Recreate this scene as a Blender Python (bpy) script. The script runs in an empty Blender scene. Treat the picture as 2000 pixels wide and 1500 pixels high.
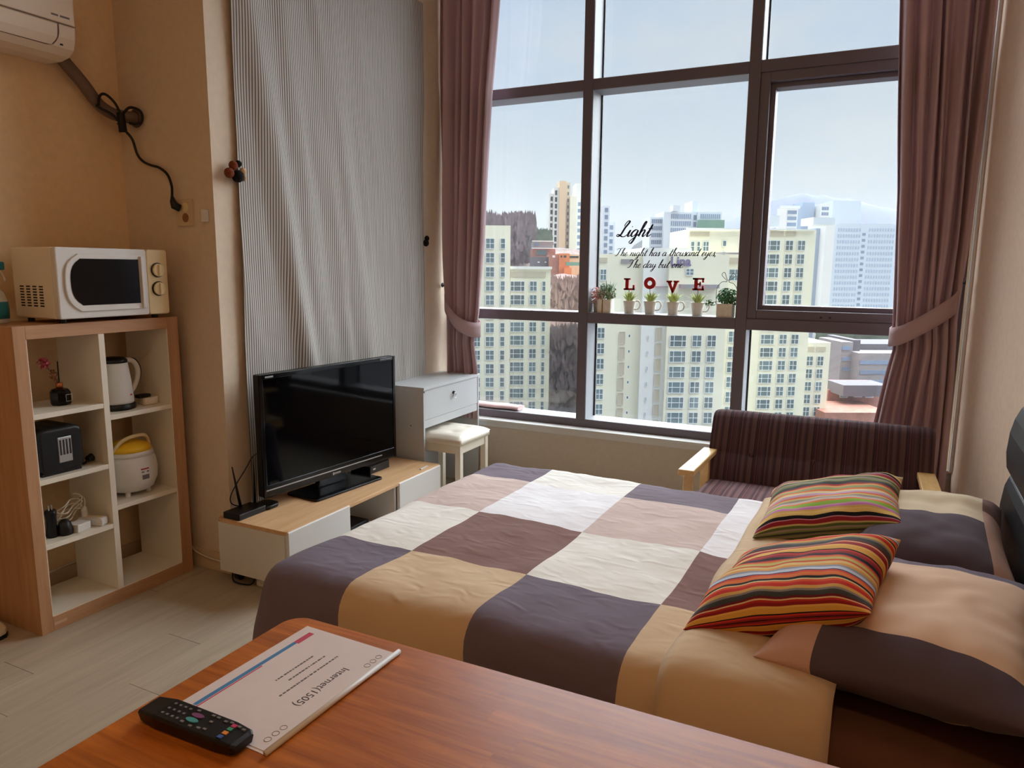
import bpy, math, random
import numpy as np
from mathutils import Vector, Matrix, noise
random.seed(7)
scene = bpy.context.scene
COL = scene.collection

# ------------------------------------------------------------------ camera
FPX, CAM = 1416.1, np.array([2.5568, -4.2536, 1.4149])
_a, _b, _c = math.radians(-26.1615), math.radians(-9.0925), math.radians(0.5007)
CF = np.array([math.sin(_a) * math.cos(_b), math.cos(_a) * math.cos(_b), math.sin(_b)])
_r = np.array([math.cos(_a), -math.sin(_a), 0]); _u = np.cross(_r, CF)
CR = _r * math.cos(_c) + _u * math.sin(_c); CU = -_r * math.sin(_c) + _u * math.cos(_c)
cd = bpy.data.cameras.new('camera'); cam = bpy.data.objects.new('camera', cd); COL.objects.link(cam)
cd.sensor_fit = 'HORIZONTAL'; cd.sensor_width = 36; cd.lens = FPX * 36 / 2000; cd.clip_start = .05; cd.clip_end = 6000
cam.matrix_world = Matrix(((CR[0], CU[0], -CF[0], CAM[0]), (CR[1], CU[1], -CF[1], CAM[1]), (CR[2], CU[2], -CF[2], CAM[2]), (0, 0, 0, 1)))
scene.camera = cam
def ray(px, py): return CF + CR * (px - 1000) / FPX - CU * (py - 750) / FPX

# ------------------------------------------------------------------ light and exposure
SKY_STRENGTH, SUN_STRENGTH, FILL_LAMP_W = 0.92, 19.5, 13
vs = scene.view_settings
vs.view_transform = 'Standard'; vs.look = 'None'; vs.exposure = 0.0; vs.gamma = 1.0; vs.use_curve_mapping = False
scene.cycles.use_denoising = True
scene.cycles.max_bounces = 10; scene.cycles.diffuse_bounces = 6; scene.cycles.transparent_max_bounces = 16
scene.cycles.sample_clamp_indirect = 6.0
scene.cycles.caustics_reflective = False; scene.cycles.caustics_refractive = False

def lin(c):
    return tuple(((v / 255) / 12.92 if v / 255 <= .04045 else ((v / 255 + .055) / 1.055) ** 2.4) for v in c[:3])
world = bpy.data.worlds.new('world'); scene.world = world; world.use_nodes = True
nt = world.node_tree; nt.nodes.clear()
def N(nt, t, **kw):
    n = nt.nodes.new(t)
    for k, v in kw.items():
        if k.startswith('i_'):
            n.inputs[int(k[2:]) if k[2:].isdigit() else k[2:].replace('_', ' ')].default_value = v
        else: setattr(n, k, v)
    return n
def ramp(nt, stops, interp='LINEAR'):
    r = N(nt, 'ShaderNodeValToRGB'); e = r.color_ramp.elements; r.color_ramp.interpolation = interp
    while len(e) > 1: e.remove(e[-1])
    e[0].position = stops[0][0]; e[0].color = (*stops[0][1], 1)
    for p, c in stops[1:]:
        x = e.new(p); x.color = (*c, 1)
    return r
tc = N(nt, 'ShaderNodeTexCoord'); sep = N(nt, 'ShaderNodeSeparateXYZ'); nt.links.new(tc.outputs['Generated'], sep.inputs[0])
sky = ramp(nt, [(0, lin((222, 228, 228))), (.1, lin((212, 223, 228))), (.3, lin((192, 213, 236))), (1, lin((190, 211, 235)))])
nt.links.new(sep.outputs[2], sky.inputs[0])
mp = N(nt, 'ShaderNodeMapping'); mp.inputs['Scale'].default_value = (2.2, 2.2, 5); nt.links.new(tc.outputs['Generated'], mp.inputs[0])
cl = N(nt, 'ShaderNodeTexNoise', i_Scale=1.6, i_Detail=5, i_Roughness=.55); nt.links.new(mp.outputs[0], cl.inputs['Vector'])
cr = ramp(nt, [(.46, (0, 0, 0)), (.74, (.8, .8, .8))]); nt.links.new(cl.outputs['Fac'], cr.inputs[0])
mx = N(nt, 'ShaderNodeMix', data_type='RGBA'); nt.links.new(cr.outputs[0], mx.inputs[0])
nt.links.new(sky.outputs[0], mx.inputs[6]); mx.inputs[7].default_value = (*lin((222, 229, 232)), 1)
bg = N(nt, 'ShaderNodeBackground', i_Strength=SKY_STRENGTH); nt.links.new(mx.outputs[2], bg.inputs[0])
wo = N(nt, 'ShaderNodeOutputWorld'); nt.links.new(bg.outputs[0], wo.inputs[0])
R_SUN = math.radians(110)     # sun spread by thin haze over a wide part of the sky
sl = bpy.data.lights.new('sun', 'SUN'); sl.energy = SUN_STRENGTH; sl.angle = R_SUN; sl.color = (.89, .955, 1.0)
so = bpy.data.objects.new('sun', sl); COL.objects.link(so)
so.rotation_euler = Vector((-.14, -.54, -.78)).to_track_quat('-Z', 'Y').to_euler()

# ------------------------------------------------------------------ materials
MATS = {}
def mat(name, col=(128, 128, 128), rough=.6, metal=0, spec=.4, var=0, vscale=6, vstretch=(1, 1, 1), bump=0, bscale=60, bstretch=(1, 1, 1), sheen=0, coat=0, randv=0, emit=0, bdist=.002):
    if name in MATS: return MATS[name]
    m = bpy.data.materials.new(name); m.use_nodes = True; nt = m.node_tree; b = nt.nodes['Principled BSDF']
    b.inputs['Roughness'].default_value = rough; b.inputs['Metallic'].default_value = metal
    b.inputs['Specular IOR Level'].default_value = spec; b.inputs['Sheen Weight'].default_value = sheen; b.inputs['Coat Weight'].default_value = coat
    c = (*lin(col), 1); b.inputs['Base Color'].default_value = c
    t = N(nt, 'ShaderNodeTexCoord'); src = None
    if var:
        mpn = N(nt, 'ShaderNodeMapping'); mpn.inputs['Scale'].default_value = vstretch; nt.links.new(t.outputs['Object'], mpn.inputs[0])
        n = N(nt, 'ShaderNodeTexNoise', i_Scale=vscale, i_Detail=5, i_Roughness=.6); nt.links.new(mpn.outputs[0], n.inputs['Vector'])
        lo = tuple(v * (1 - var) for v in c[:3]); hi = tuple(min(1, v * (1 + var)) for v in c[:3])
        r = ramp(nt, [(.3, lo), (.7, hi)]); nt.links.new(n.outputs['Fac'], r.inputs[0]); src = r.outputs[0]
    if randv:
        oi = N(nt, 'ShaderNodeObjectInfo'); mr = N(nt, 'ShaderNodeMapRange'); mr.inputs[3].default_value = 1 - randv; mr.inputs[4].default_value = 1 + randv
        nt.links.new(oi.outputs['Random'], mr.inputs[0])
        hs = N(nt, 'ShaderNodeHueSaturation'); hs.inputs['Color'].default_value = c
        if src: nt.links.new(src, hs.inputs['Color'])
        nt.links.new(mr.outputs[0], hs.inputs['Value']); src = hs.outputs[0]
    if src: nt.links.new(src, b.inputs['Base Color'])
    if emit: b.inputs['Emission Color'].default_value = c; b.inputs['Emission Strength'].default_value = emit
    if bump:
        mpn = N(nt, 'ShaderNodeMapping'); mpn.inputs['Scale'].default_value = bstretch; nt.links.new(t.outputs['Object'], mpn.inputs[0])
        n = N(nt, 'ShaderNodeTexNoise', i_Scale=bscale, i_Detail=4); nt.links.new(mpn.outputs[0], n.inputs['Vector'])
        bn = N(nt, 'ShaderNodeBump', i_Strength=bump, i_Distance=bdist); nt.links.new(n.outputs['Fac'], bn.inputs['Height']); nt.links.new(bn.outputs[0], b.inputs['Normal'])
    MATS[name] = m; return m
def wood(name, c1, c2, axis=0, scale=3, rough=.45, coat=0, randv=0, spec=.4):
    if name in MATS: return MATS[name]
    m = bpy.data.materials.new(name); m.use_nodes = True; nt = m.node_tree; b = nt.nodes['Principled BSDF']
    b.inputs['Roughness'].default_value = rough; b.inputs['Coat Weight'].default_value = coat; b.inputs['Coat Roughness'].default_value = .25; b.inputs['Specular IOR Level'].default_value = spec
    t = N(nt, 'ShaderNodeTexCoord'); mpn = N(nt, 'ShaderNodeMapping'); s = [14, 14, 14]; s[axis] = 1.0
    oi = N(nt, 'ShaderNodeObjectInfo'); ad = N(nt, 'ShaderNodeVectorMath', operation='ADD'); sc_ = N(nt, 'ShaderNodeMath', operation='MULTIPLY'); sc_.inputs[1].default_value = 30
    nt.links.new(oi.outputs['Random'], sc_.inputs[0]); nt.links.new(t.outputs['Object'], ad.inputs[0]); nt.links.new(sc_.outputs[0], ad.inputs[1])
    mpn.inputs['Scale'].default_value = s; nt.links.new(ad.outputs[0], mpn.inputs[0])
    n = N(nt, 'ShaderNodeTexNoise', i_Scale=scale, i_Detail=6, i_Roughness=.65, i_Distortion=.6); nt.links.new(mpn.outputs[0], n.inputs['Vector'])
    r = ramp(nt, [(.3, lin(c1)), (.7, lin(c2))]); nt.links.new(n.outputs['Fac'], r.inputs[0]); src = r.outputs[0]
    if randv:
        mr = N(nt, 'ShaderNodeMapRange'); mr.inputs[3].default_value = 1 - randv; mr.inputs[4].default_value = 1 + randv; nt.links.new(oi.outputs['Random'], mr.inputs[0])
        hs = N(nt, 'ShaderNodeHueSaturation'); nt.links.new(src, hs.inputs['Color']); nt.links.new(mr.outputs[0], hs.inputs['Value']); src = hs.outputs[0]
    nt.links.new(src, b.inputs['Base Color'])
    bn = N(nt, 'ShaderNodeBump', i_Strength=.15, i_Distance=.001); nt.links.new(n.outputs['Fac'], bn.inputs['Height']); nt.links.new(bn.outputs[0], b.inputs['Normal'])
    MATS[name] = m; return m
def stripes(name, stops, axis, length, warp=.0, wscale=4, rough=.8, bump=.0, coord='Object'):
    """woven bands: stops = [(position 0..1, colour)] repeated every `length` metres along an object axis"""
    m = bpy.data.materials.new(name); m.use_nodes = True; nt = m.node_tree; b = nt.nodes['Principled BSDF']
    b.inputs['Roughness'].default_value = rough; b.inputs['Specular IOR Level'].default_value = .2
    t = N(nt, 'ShaderNodeTexCoord'); sp = N(nt, 'ShaderNodeSeparateXYZ'); nt.links.new(t.outputs[coord], sp.inputs[0])
    v = sp.outputs[axis]
    if warp:
        n = N(nt, 'ShaderNodeTexNoise', i_Scale=wscale, i_Detail=2); nt.links.new(t.outputs['Object'], n.inputs['Vector'])
        mm = N(nt, 'ShaderNodeMath', operation='MULTIPLY_ADD'); mm.inputs[1].default_value = warp
        nt.links.new(n.outputs['Fac'], mm.inputs[0]); nt.links.new(v, mm.inputs[2]); v = mm.outputs[0]
    d = N(nt, 'ShaderNodeMath', operation='DIVIDE'); d.inputs[1].default_value = length; nt.links.new(v, d.inputs[0])
    fr = N(nt, 'ShaderNodeMath', operation='FRACT'); nt.links.new(d.outputs[0], fr.inputs[0])
    r = ramp(nt, [(p, lin(c)) for p, c in stops], 'CONSTANT'); nt.links.new(fr.outputs[0], r.inputs[0]); nt.links.new(r.outputs[0], b.inputs['Base Color'])
    if bump:
        n2 = N(nt, 'ShaderNodeTexNoise', i_Scale=180, i_Detail=2); nt.links.new(t.outputs['Object'], n2.inputs['Vector'])
        bn = N(nt, 'ShaderNodeBump', i_Strength=bump, i_Distance=.002); nt.links.new(n2.outputs['Fac'], bn.inputs['Height']); nt.links.new(bn.outputs[0], b.inputs['Normal'])
    MATS[name] = m; return m
def glass(name, tint=(1, 1, 1), gloss=.05, rough=.0):
    m = bpy.data.materials.new(name); m.use_nodes = True; nt = m.node_tree; nt.nodes.remove(nt.nodes['Principled BSDF'])
    t = N(nt, 'ShaderNodeBsdfTransparent'); t.inputs[0].default_value = (*tint, 1); g = N(nt, 'ShaderNodeBsdfGlossy', i_Roughness=rough)
    x = N(nt, 'ShaderNodeMixShader'); x.inputs[0].default_value = gloss
    nt.links.new(t.outputs[0], x.inputs[1]); nt.links.new(g.outputs[0], x.inputs[2]); nt.links.new(x.outputs[0], nt.nodes['Material Output'].inputs[0])
    MATS[name] = m; return m

def cloth(name, col, rough=.9, crease=.35, scale=7, dist=.012, transl=0, stretch=(1, 1, 1), weave=0):
    m = bpy.data.materials.new(name); m.use_nodes = True; nt = m.node_tree; b = nt.nodes['Principled BSDF']
    b.inputs['Base Color'].default_value = (*lin(col), 1); b.inputs['Roughness'].default_value = rough; b.inputs['Specular IOR Level'].default_value = .12; b.inputs['Sheen Weight'].default_value = .08
    t = N(nt, 'ShaderNodeTexCoord'); mpn = N(nt, 'ShaderNodeMapping'); mpn.inputs['Scale'].default_value = stretch; nt.links.new(t.outputs['Object'], mpn.inputs[0])
    n = N(nt, 'ShaderNodeTexNoise', noise_type='RIDGED_MULTIFRACTAL', i_Scale=scale, i_Detail=4, i_Roughness=.5, i_Distortion=.5); nt.links.new(mpn.outputs[0], n.inputs['Vector'])
    bn = N(nt, 'ShaderNodeBump', i_Strength=crease, i_Distance=dist); nt.links.new(n.outputs['Fac'], bn.inputs['Height']); nt.links.new(bn.outputs[0], b.inputs['Normal'])
    if transl:
        tr = N(nt, 'ShaderNodeBsdfTranslucent'); tr.inputs[0].default_value = (*lin(col), 1); x = N(nt, 'ShaderNodeMixShader'); x.inputs[0].default_value = transl
        nt.links.new(b.outputs[0], x.inputs[1]); nt.links.new(tr.outputs[0], x.inputs[2]); nt.links.new(x.outputs[0], nt.nodes['Material Output'].inputs[0])
    MATS[name] = m; return m

mat('wall', (232, 203, 162), .85, var=.04, vscale=30, bump=.25, bscale=160)
mat('wall_right', (234, 208, 184), .85, var=.04, vscale=30, bump=.2, bscale=160)
mat('wall_cool', (216, 198, 176), .85, var=.04, vscale=30, bump=.2, bscale=160)
mat('ceiling', (226, 220, 208), .9)
mat('base', (206, 184, 152), .6)
mat('alu', (106, 98, 106), .5, spec=.35)  # window frame, with the shade of its backlit face put into the colour
mat('lining', (150, 152, 156), .5)  # same frame, with window light on its inner sides put into the colour
mat('sill', (206, 204, 200), .4)
glass('pane', (.985, .99, .99), .04)
mat('white', (216, 214, 210), .4)
mat('whiteboard', (192, 194, 196), .45, bump=.05, bscale=90)
mat('offwhite', (228, 220, 204), .4)
mat('cream_plastic', (226, 206, 160), .45)
mat('black', (9, 9, 10), .4)
mat('black_gloss', (6, 6, 7), .15, spec=.35)
mat('screen', (4, 4, 5), .06, spec=.18)
mat('dark_grey', (40, 40, 42), .5)
mat('silver', (190, 190, 192), .3, metal=.9)
mat('copper', (190, 110, 70), .3, metal=.9)
mat('leather', (26, 26, 30), .38, spec=.5, bump=.3, bscale=240)
wood('oak', (172, 128, 92), (196, 152, 114), axis=1, scale=2.5, rough=.5)
wood('oak_v', (170, 126, 90), (194, 150, 112), axis=2, scale=2.5, rough=.5)
wood('stand_oak', (200, 156, 112), (222, 182, 138), axis=1, scale=2.5, rough=.5)
wood('arm_wood', (208, 166, 104), (228, 192, 132), axis=1, scale=3, rough=.4)
wood('table_wood', (146, 74, 16), (200, 116, 40), axis=0, scale=3.6, rough=.4, coat=.08, randv=.09, spec=.4)
wood('floor_wood', (170, 156, 136), (190, 177, 156), axis=1, scale=1.6, rough=.5, randv=.03)
cloth('mauve', (198, 172, 176), crease=.1, scale=5, dist=.006, transl=.18)
mat('yellow', (238, 190, 40), .4)
mat('red', (176, 30, 32), .5)
mat('teal', (40, 130, 150), .4)
mat('ceramic', (226, 220, 208), .5, var=.05, vscale=40)
mat('pot_beige', (228, 222, 208), .7, var=.1, vscale=30)
mat('stem', (96, 70, 50), .7)
mat('grass_green', (168, 178, 104), .7, var=.3, vscale=60)
mat('leaf_green', (78, 130, 84), .6, var=.3, vscale=60)
mat('leaf_dusty', (150, 164, 134), .7, var=.25, vscale=60)
mat('petal_pink', (206, 150, 146), .7, var=.3, vscale=60)
mat('rose', (178, 70, 80), .7, var=.4, vscale=50)
mat('dry_leaf', (140, 96, 60), .7, var=.3, vscale=60)
mat('decal', (44, 38, 56), .6)
mat('paper', (222, 210, 208), .55, var=.03, vscale=12)
mat('print_grey', (110, 104, 108), .6)
mat('print_dark', (66, 60, 64), .6)
mat('print_blue', (70, 130, 180), .6)
mat('print_red', (196, 70, 96), .6)
mat('pipe', (112, 92, 82), .6, bump=.3, bscale=40)
mat('cable_black', (18, 16, 16), .5)
mat('cable_white', (222, 214, 200), .5)
mat('ac_white', (226, 212, 194), .4)
mat('sheet_brown', (104, 70, 54), .9, spec=.1, bump=.15, bscale=200)

# ------------------------------------------------------------------ mesh helpers
WL = {}; LOCAL = set()
def tag(o, label=None, cat=None, group=None, kind=None):
    if label: o['label'] = label
    if cat: o['category'] = cat
    if group: o['group'] = group
    if kind: o['kind'] = kind
    return o
def thing(name, label, cat, loc, rz=0, group=None, local=False, rot=None):
    o = bpy.data.objects.new(name, None); COL.objects.link(o); o.empty_display_size = .05
    o.location = loc; o.rotation_euler = rot or (0, 0, rz); WL[o.name] = Vector(loc)
    if local or rz or rot: LOCAL.add(o.name)
    return tag(o, label, cat, group)
def link(me, name, parent=None, origin=None):
    o = bpy.data.objects.new(name, me); COL.objects.link(o)
    if parent is not None:
        o.parent = parent
        if parent.name in LOCAL: LOCAL.add(o.name)
    return o
class MB:
    def __init__(s): s.v = []; s.f = []; s.m = []; s.mi = 0
    def add(s, vs, fs):
        k = len(s.v); s.v += [tuple(float(q) for q in v) for v in vs]; s.f += [tuple(i + k for i in f) for f in fs]; s.m += [s.mi] * len(fs); return s
    def box(s, x0, x1, y0, y1, z0, z1):
        return s.add([(x, y, z) for z in (z0, z1) for y in (y0, y1) for x in (x0, x1)], [(0, 2, 3, 1), (4, 5, 7, 6), (0, 1, 5, 4), (2, 6, 7, 3), (0, 4, 6, 2), (1, 3, 7, 5)])
    def rbox(s, x0, x1, y0, y1, z0, z1, r, n=4, axis=2):
        """box with corners rounded in the plane across `axis`"""
        b = [(x0, x1), (y0, y1), (z0, z1)]; i, j = [(1, 2), (0, 2), (0, 1)][axis]
        pts = []
        for cx, cy, a0 in ((b[i][1] - r, b[j][1] - r, 0), (b[i][0] + r, b[j][1] - r, 90), (b[i][0] + r, b[j][0] + r, 180), (b[i][1] - r, b[j][0] + r, 270)):
            for k in range(n + 1):
                a = math.radians(a0 + 90 * k / n); pts.append((cx + r * math.cos(a), cy + r * math.sin(a)))
        return s.prism(pts, axis, *b[axis])
    def prism(s, pts, axis, h0, h1):
        n = len(pts); i, j = [(1, 2), (0, 2), (0, 1)][axis]; vs = []
        for h in (h0, h1):
            for p in pts:
                v = [0, 0, 0]; v[axis] = h; v[i] = p[0]; v[j] = p[1]; vs.append(v)
        return s.add(vs, [tuple(range(n))[::-1], tuple(range(n, 2 * n))] + [(k, (k + 1) % n, n + (k + 1) % n, n + k) for k in range(n)])
    def tube(s, pts, r, n=8, cap=True, closed=False):
        P = [Vector(p) for p in pts]; m = len(P); R = r if isinstance(r, (list, tuple)) else [r] * m; vs = []; prev = None
        for k in range(m):
            if closed: d = P[(k + 1) % m] - P[k - 1]
            else: d = P[min(k + 1, m - 1)] - P[max(k - 1, 0)]
            d.normalize()
            if prev is None: a = d.orthogonal().normalized()
            else: a = (prev - d * prev.dot(d)).normalized()
            prev = a; b = d.cross(a)
            for q in range(n):
                t = 2 * math.pi * q / n; vs.append(P[k] + (a * math.cos(t) + b * math.sin(t)) * R[k])
        fs = [(k * n + q, k * n + (q + 1) % n, (k + 1) % m * n + (q + 1) % n, (k + 1) % m * n + q) for k in range(m if closed else m - 1) for q in range(n)]
        if cap and not closed: fs += [tuple(range(n))[::-1], tuple(range((m - 1) * n, m * n))]
        return s.add(vs, fs)
    def cyl(s, p, q, r, n=16): return s.tube([p, q], r, n)
    def lathe(s, prof, c=(0, 0, 0), n=20, sx=1, sy=1):
        vs = []; m = len(prof)
        for r, z in prof:
            for q in range(n):
                t = 2 * math.pi * q / n; vs.append((c[0] + r * math.cos(t) * sx, c[1] + r * math.sin(t) * sy, c[2] + z))
        fs = [(k * n + q, k * n + (q + 1) % n, (k + 1) * n + (q + 1) % n, (k + 1) * n + q) for k in range(m - 1) for q in range(n)]
        return s.add(vs, fs + [tuple(range(n))[::-1], tuple(range((m - 1) * n, m * n))])
    def grid(s, P, nu, nv, close=False):
        """P[(i)*nv + j] points"""
        return s.add(P, [(i * nv + j, (i + 1) * nv + j, (i + 1) * nv + j + 1, i * nv + j + 1) for i in range(nu - 1) for j in range(nv - 1)])
    def build(s, name, mats, parent=None, smooth=False, bevel=0, solid=0, seg=2):
        v = np.array(s.v, float); lo = v.min(0); hi = v.max(0)
        c = np.array([(lo[0] + hi[0]) / 2, (lo[1] + hi[1]) / 2, lo[2]])
        me = bpy.data.meshes.new(name); me.from_pydata([tuple(p) for p in (v - c)], [], s.f)
        mats = mats if isinstance(mats, (list, tuple)) else [mats]
        for m in mats: me.materials.append(MATS[m] if isinstance(m, str) else m)
        if len(mats) > 1: me.polygons.foreach_set('material_index', s.m)
        if smooth: me.polygons.foreach_set('use_smooth', [True] * len(me.polygons))
        me.update()
        o = link(me, name, parent); base = Vector((0, 0, 0))
        if parent is not None and parent.name not in LOCAL: base = WL[parent.name]
        if parent is not None and parent.name in LOCAL and parent.type == 'MESH': base = Vector(parent.location)
        o.location = Vector(c) - base; WL[o.name] = Vector(c)
        if bevel:
            b = o.modifiers.new('b', 'BEVEL'); b.width = bevel; b.segments = seg; b.limit_method = 'ANGLE'; b.angle_limit = .6
        if solid:
            b = o.modifiers.new('s', 'SOLIDIFY'); b.thickness = solid; b.offset = 0
        return o
def copy_tree(o, parent=None, **kw):
    c = o.copy(); COL.objects.link(c)
    if parent is not None: c.parent = parent
    for ch in list(o.children): copy_tree(ch, c)
    return c
def one(name, mb, m, label, cat, group=None, **kw): return tag(mb.build(name, m, None, **kw), label, cat, group)
def struct(name, mb, m, parent=None, **kw):
    o = mb.build(name, m, parent, **kw)
    if parent is None: o['kind'] = 'structure'
    return o
def B(*a): return MB().box(*a)
def cat_rom(P, n=8, closed=False):
    P = [Vector(p) for p in P]; out = []; m = len(P)
    for k in range(m if closed else m - 1):
        if closed: p0, p1, p2, p3 = P[k - 1], P[k], P[(k + 1) % m], P[(k + 2) % m]
        else: p0, p1, p2, p3 = P[max(k - 1, 0)], P[k], P[k + 1], P[min(k + 2, m - 1)]
        for q in range(n):
            t = q / n; out.append(.5 * ((2 * p1) + (p2 - p0) * t + (2 * p0 - 5 * p1 + 4 * p2 - p3) * t * t + (3 * p1 - p0 - 3 * p2 + p3) * t ** 3))
    if not closed: out.append(P[-1])
    return out
def text_mesh(body, size, m, name, parent, loc, rot=(0, 0, 0), shear=0, align='LEFT', extrude=.0004, sx=1, offset=0):
    cu = bpy.data.curves.new(name, 'FONT'); cu.body = body; cu.size = size; cu.shear = shear; cu.align_x = align; cu.extrude = extrude; cu.offset = offset; cu.resolution_u = 3
    o = bpy.data.objects.new(name, cu); COL.objects.link(o)
    bpy.context.view_layer.update(); me = bpy.data.meshes.new_from_object(o.evaluated_get(bpy.context.evaluated_depsgraph_get()))
    COL.objects.unlink(o); bpy.data.objects.remove(o)
    me.materials.append(MATS[m]); r = link(me, name, parent); r.scale = (sx, 1, 1)
    base = Vector((0, 0, 0)) if parent is None or parent.name in LOCAL else WL[parent.name]
    if parent is not None and parent.name in LOCAL and parent.type == 'MESH': base = Vector(parent.location)
    r.location = Vector(loc) - base; r.rotation_euler = rot
    return r

# ================================================================== the room
CEIL = 3.75
fl = struct('floor', B(-.62, 3.7, -6.3, .2, -.05, -.012), 'base')
pitch, x_first = .1737, -.139
joints = {0: -2.887, 1: -3.072, 2: -2.48, 3: -2.776}
k0 = int(math.floor((-.56 - x_first) / pitch)); k1 = int(math.ceil((3.6 - x_first) / pitch))
for k in range(k0, k1):
    xa, xb = max(-.56, x_first + k * pitch), min(3.6, x_first + (k + 1) * pitch)
    off = joints.get(k, -3 + random.random() * 1.15); L = 1.15
    ymax = -1.962 if xa < -.02 else -.072
    y = off - 4 * L
    while y < ymax:
        a, b = max(y, -6.2), min(y + L, ymax); y += L
        if b - a < .02: continue
        B(xa + .0001, xb - .0001, a + .0011, b - .0011, -.012, 0).build('plank', 'floor_wood', fl)
struct('ceiling', B(-.7, 3.8, -6.35, .3, CEIL, CEIL + .1), 'ceiling')
struct('wall_left', B(-.75, 0, -1.96, .3, -.05, CEIL), 'wall_cool')
struct('wall_recess', B(-.75, -.56, -6.3, -1.96, -.05, CEIL), 'wall')
struct('wall_back', B(-.75, 3.8, -6.35, -6.2, -.05, CEIL), 'wall')
wr = MB(); wr.prism([(2.985, -.10), (3.565, -6.2), (3.85, -6.2), (3.85, -.10)], 2, -.05, CEIL)
struct('wall_right', wr, 'wall_right', bevel=.012, seg=3)
mat('wall_grey', (196, 184, 168), .85, var=.04, vscale=30, bump=.2, bscale=160)
struct('wall_window', B(0, 3.85, -.07, .2, -.05, .405), 'wall_grey')
struct('wall_jamb', B(2.97, 3.85, -.09, .2, .405, CEIL), 'wall')
struct('wall_lintel', B(0, 2.97, -.0, .2, 3.62, CEIL), 'wall')
struct('trim_1', B(0, 2.99, -.088, .005, .405, .42).box(0, 2.99, -.076, -.07, .372, .405), 'sill', bevel=.002)
struct('trim_2', B(2.972, 2.988, -.128, -.096, .42, CEIL), 'white', bevel=.003)
struct('baseboard_left', B(0, .012, -1.96, -.07, 0, .09).box(-.56, .012, -1.972, -1.96, 0, .09), 'base', bevel=.002)
struct('baseboard_recess', B(-.56, -.548, -6.2, -1.972, 0, .09), 'base', bevel=.002)
struct('baseboard_window', B(.012, 2.98, -.082, -.07, 0, .09), 'base', bevel=.002)

# ---- unseen ceiling lamp added behind the camera for warm fill
cla = thing('ceiling_lamp', 'round warm white ceiling lamp behind the camera', 'lamp', (2.5, -4.6, CEIL - .1))
mat('lamp_diffuser', (255, 236, 206), .5, emit=1.0); MB().lathe([(.02, 0), (.2, .012), (.24, .04), (.24, .06)], (2.5, -4.6, CEIL - .1), 28).build('diffuser', 'lamp_diffuser', cla, smooth=True)
MB().lathe([(.25, 0), (.25, .04)], (2.5, -4.6, CEIL - .04), 28).build('rim', 'white', cla)
ll = bpy.data.lights.new('lamp_light', 'AREA'); ll.shape = 'DISK'; ll.size = .5; ll.energy = FILL_LAMP_W; ll.color = (1, .70, .42)
lo_ = bpy.data.objects.new('lamp_light', ll); COL.objects.link(lo_); lo_.location = (0, 0, -.012); lo_.parent = cla

# ---- the big window: mullions, transoms, opening sash, panes
X0, XR, ZT = .0, 2.97, 3.62
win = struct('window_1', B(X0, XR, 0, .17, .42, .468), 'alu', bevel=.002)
WD = 'window_1'
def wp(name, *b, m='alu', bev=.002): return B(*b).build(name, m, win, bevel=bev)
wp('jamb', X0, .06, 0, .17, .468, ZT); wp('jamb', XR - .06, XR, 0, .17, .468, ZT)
M1, M2, LT, UT = (.9239, .984), (1.8735, 1.9342), (1.0833, 1.1445), (2.46, 2.5208)
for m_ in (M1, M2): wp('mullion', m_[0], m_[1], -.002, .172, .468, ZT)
bays = [(.06, M1[0]), (M1[1], M2[0]), (M2[1], XR - .06)]
for t_ in (LT, UT, (3.57, ZT)):
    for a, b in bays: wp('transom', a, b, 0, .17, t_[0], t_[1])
for bi, (a, b) in enumerate(bays):
    for (z0, z1) in ((.468, LT[0]), (LT[1], UT[0]), (UT[1], 3.57)):
        if bi == 2 and z0 == LT[1]: continue
        wp('pane', a, b, .160, .166, z0, z1, m='pane', bev=0)
        for bb in ((a, a + .002, z0, z1), (b - .002, b, z0, z1), (a + .002, b - .002, z0, z0 + .002), (a + .002, b - .002, z1 - .002, z1)): wp('reveal_lining', bb[0], bb[1], .004, .160, bb[2], bb[3], bev=0, m='lining')  # added thin strips that paint the lit inner sides of the frame
        for bb in ((a, a + .012, z0, z1), (b - .012, b, z0, z1)): wp('glazing_bead', bb[0], bb[1], .148, .160, bb[2], bb[3], bev=0, m='dark_grey')
# opening sash in the right bay
a, b = bays[2]; z0, z1 = LT[1], UT[0]
def ringframe(x0, x1, y0, y1, z0, z1, w):
    return MB().box(x0, x0 + w, y0, y1, z0, z1).box(x1 - w, x1, y0, y1, z0, z1).box(x0 + w, x1 - w, y0, y1, z0, z0 + w).box(x0 + w, x1 - w, y0, y1, z1 - w, z1)
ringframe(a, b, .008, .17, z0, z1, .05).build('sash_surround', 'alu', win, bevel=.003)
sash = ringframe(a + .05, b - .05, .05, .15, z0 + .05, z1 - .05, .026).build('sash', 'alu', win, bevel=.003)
B(a + .074, b - .074, .11, .116, z0 + .074, z1 - .074).build('pane', 'pane', sash)
for dx in (.0, .045):
    MB().cyl((2.32 + dx, .004, z0 + .02), (2.32 + dx, .009, z0 + .02), .006, 10).build('screw', 'dark_grey', sash)

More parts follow.
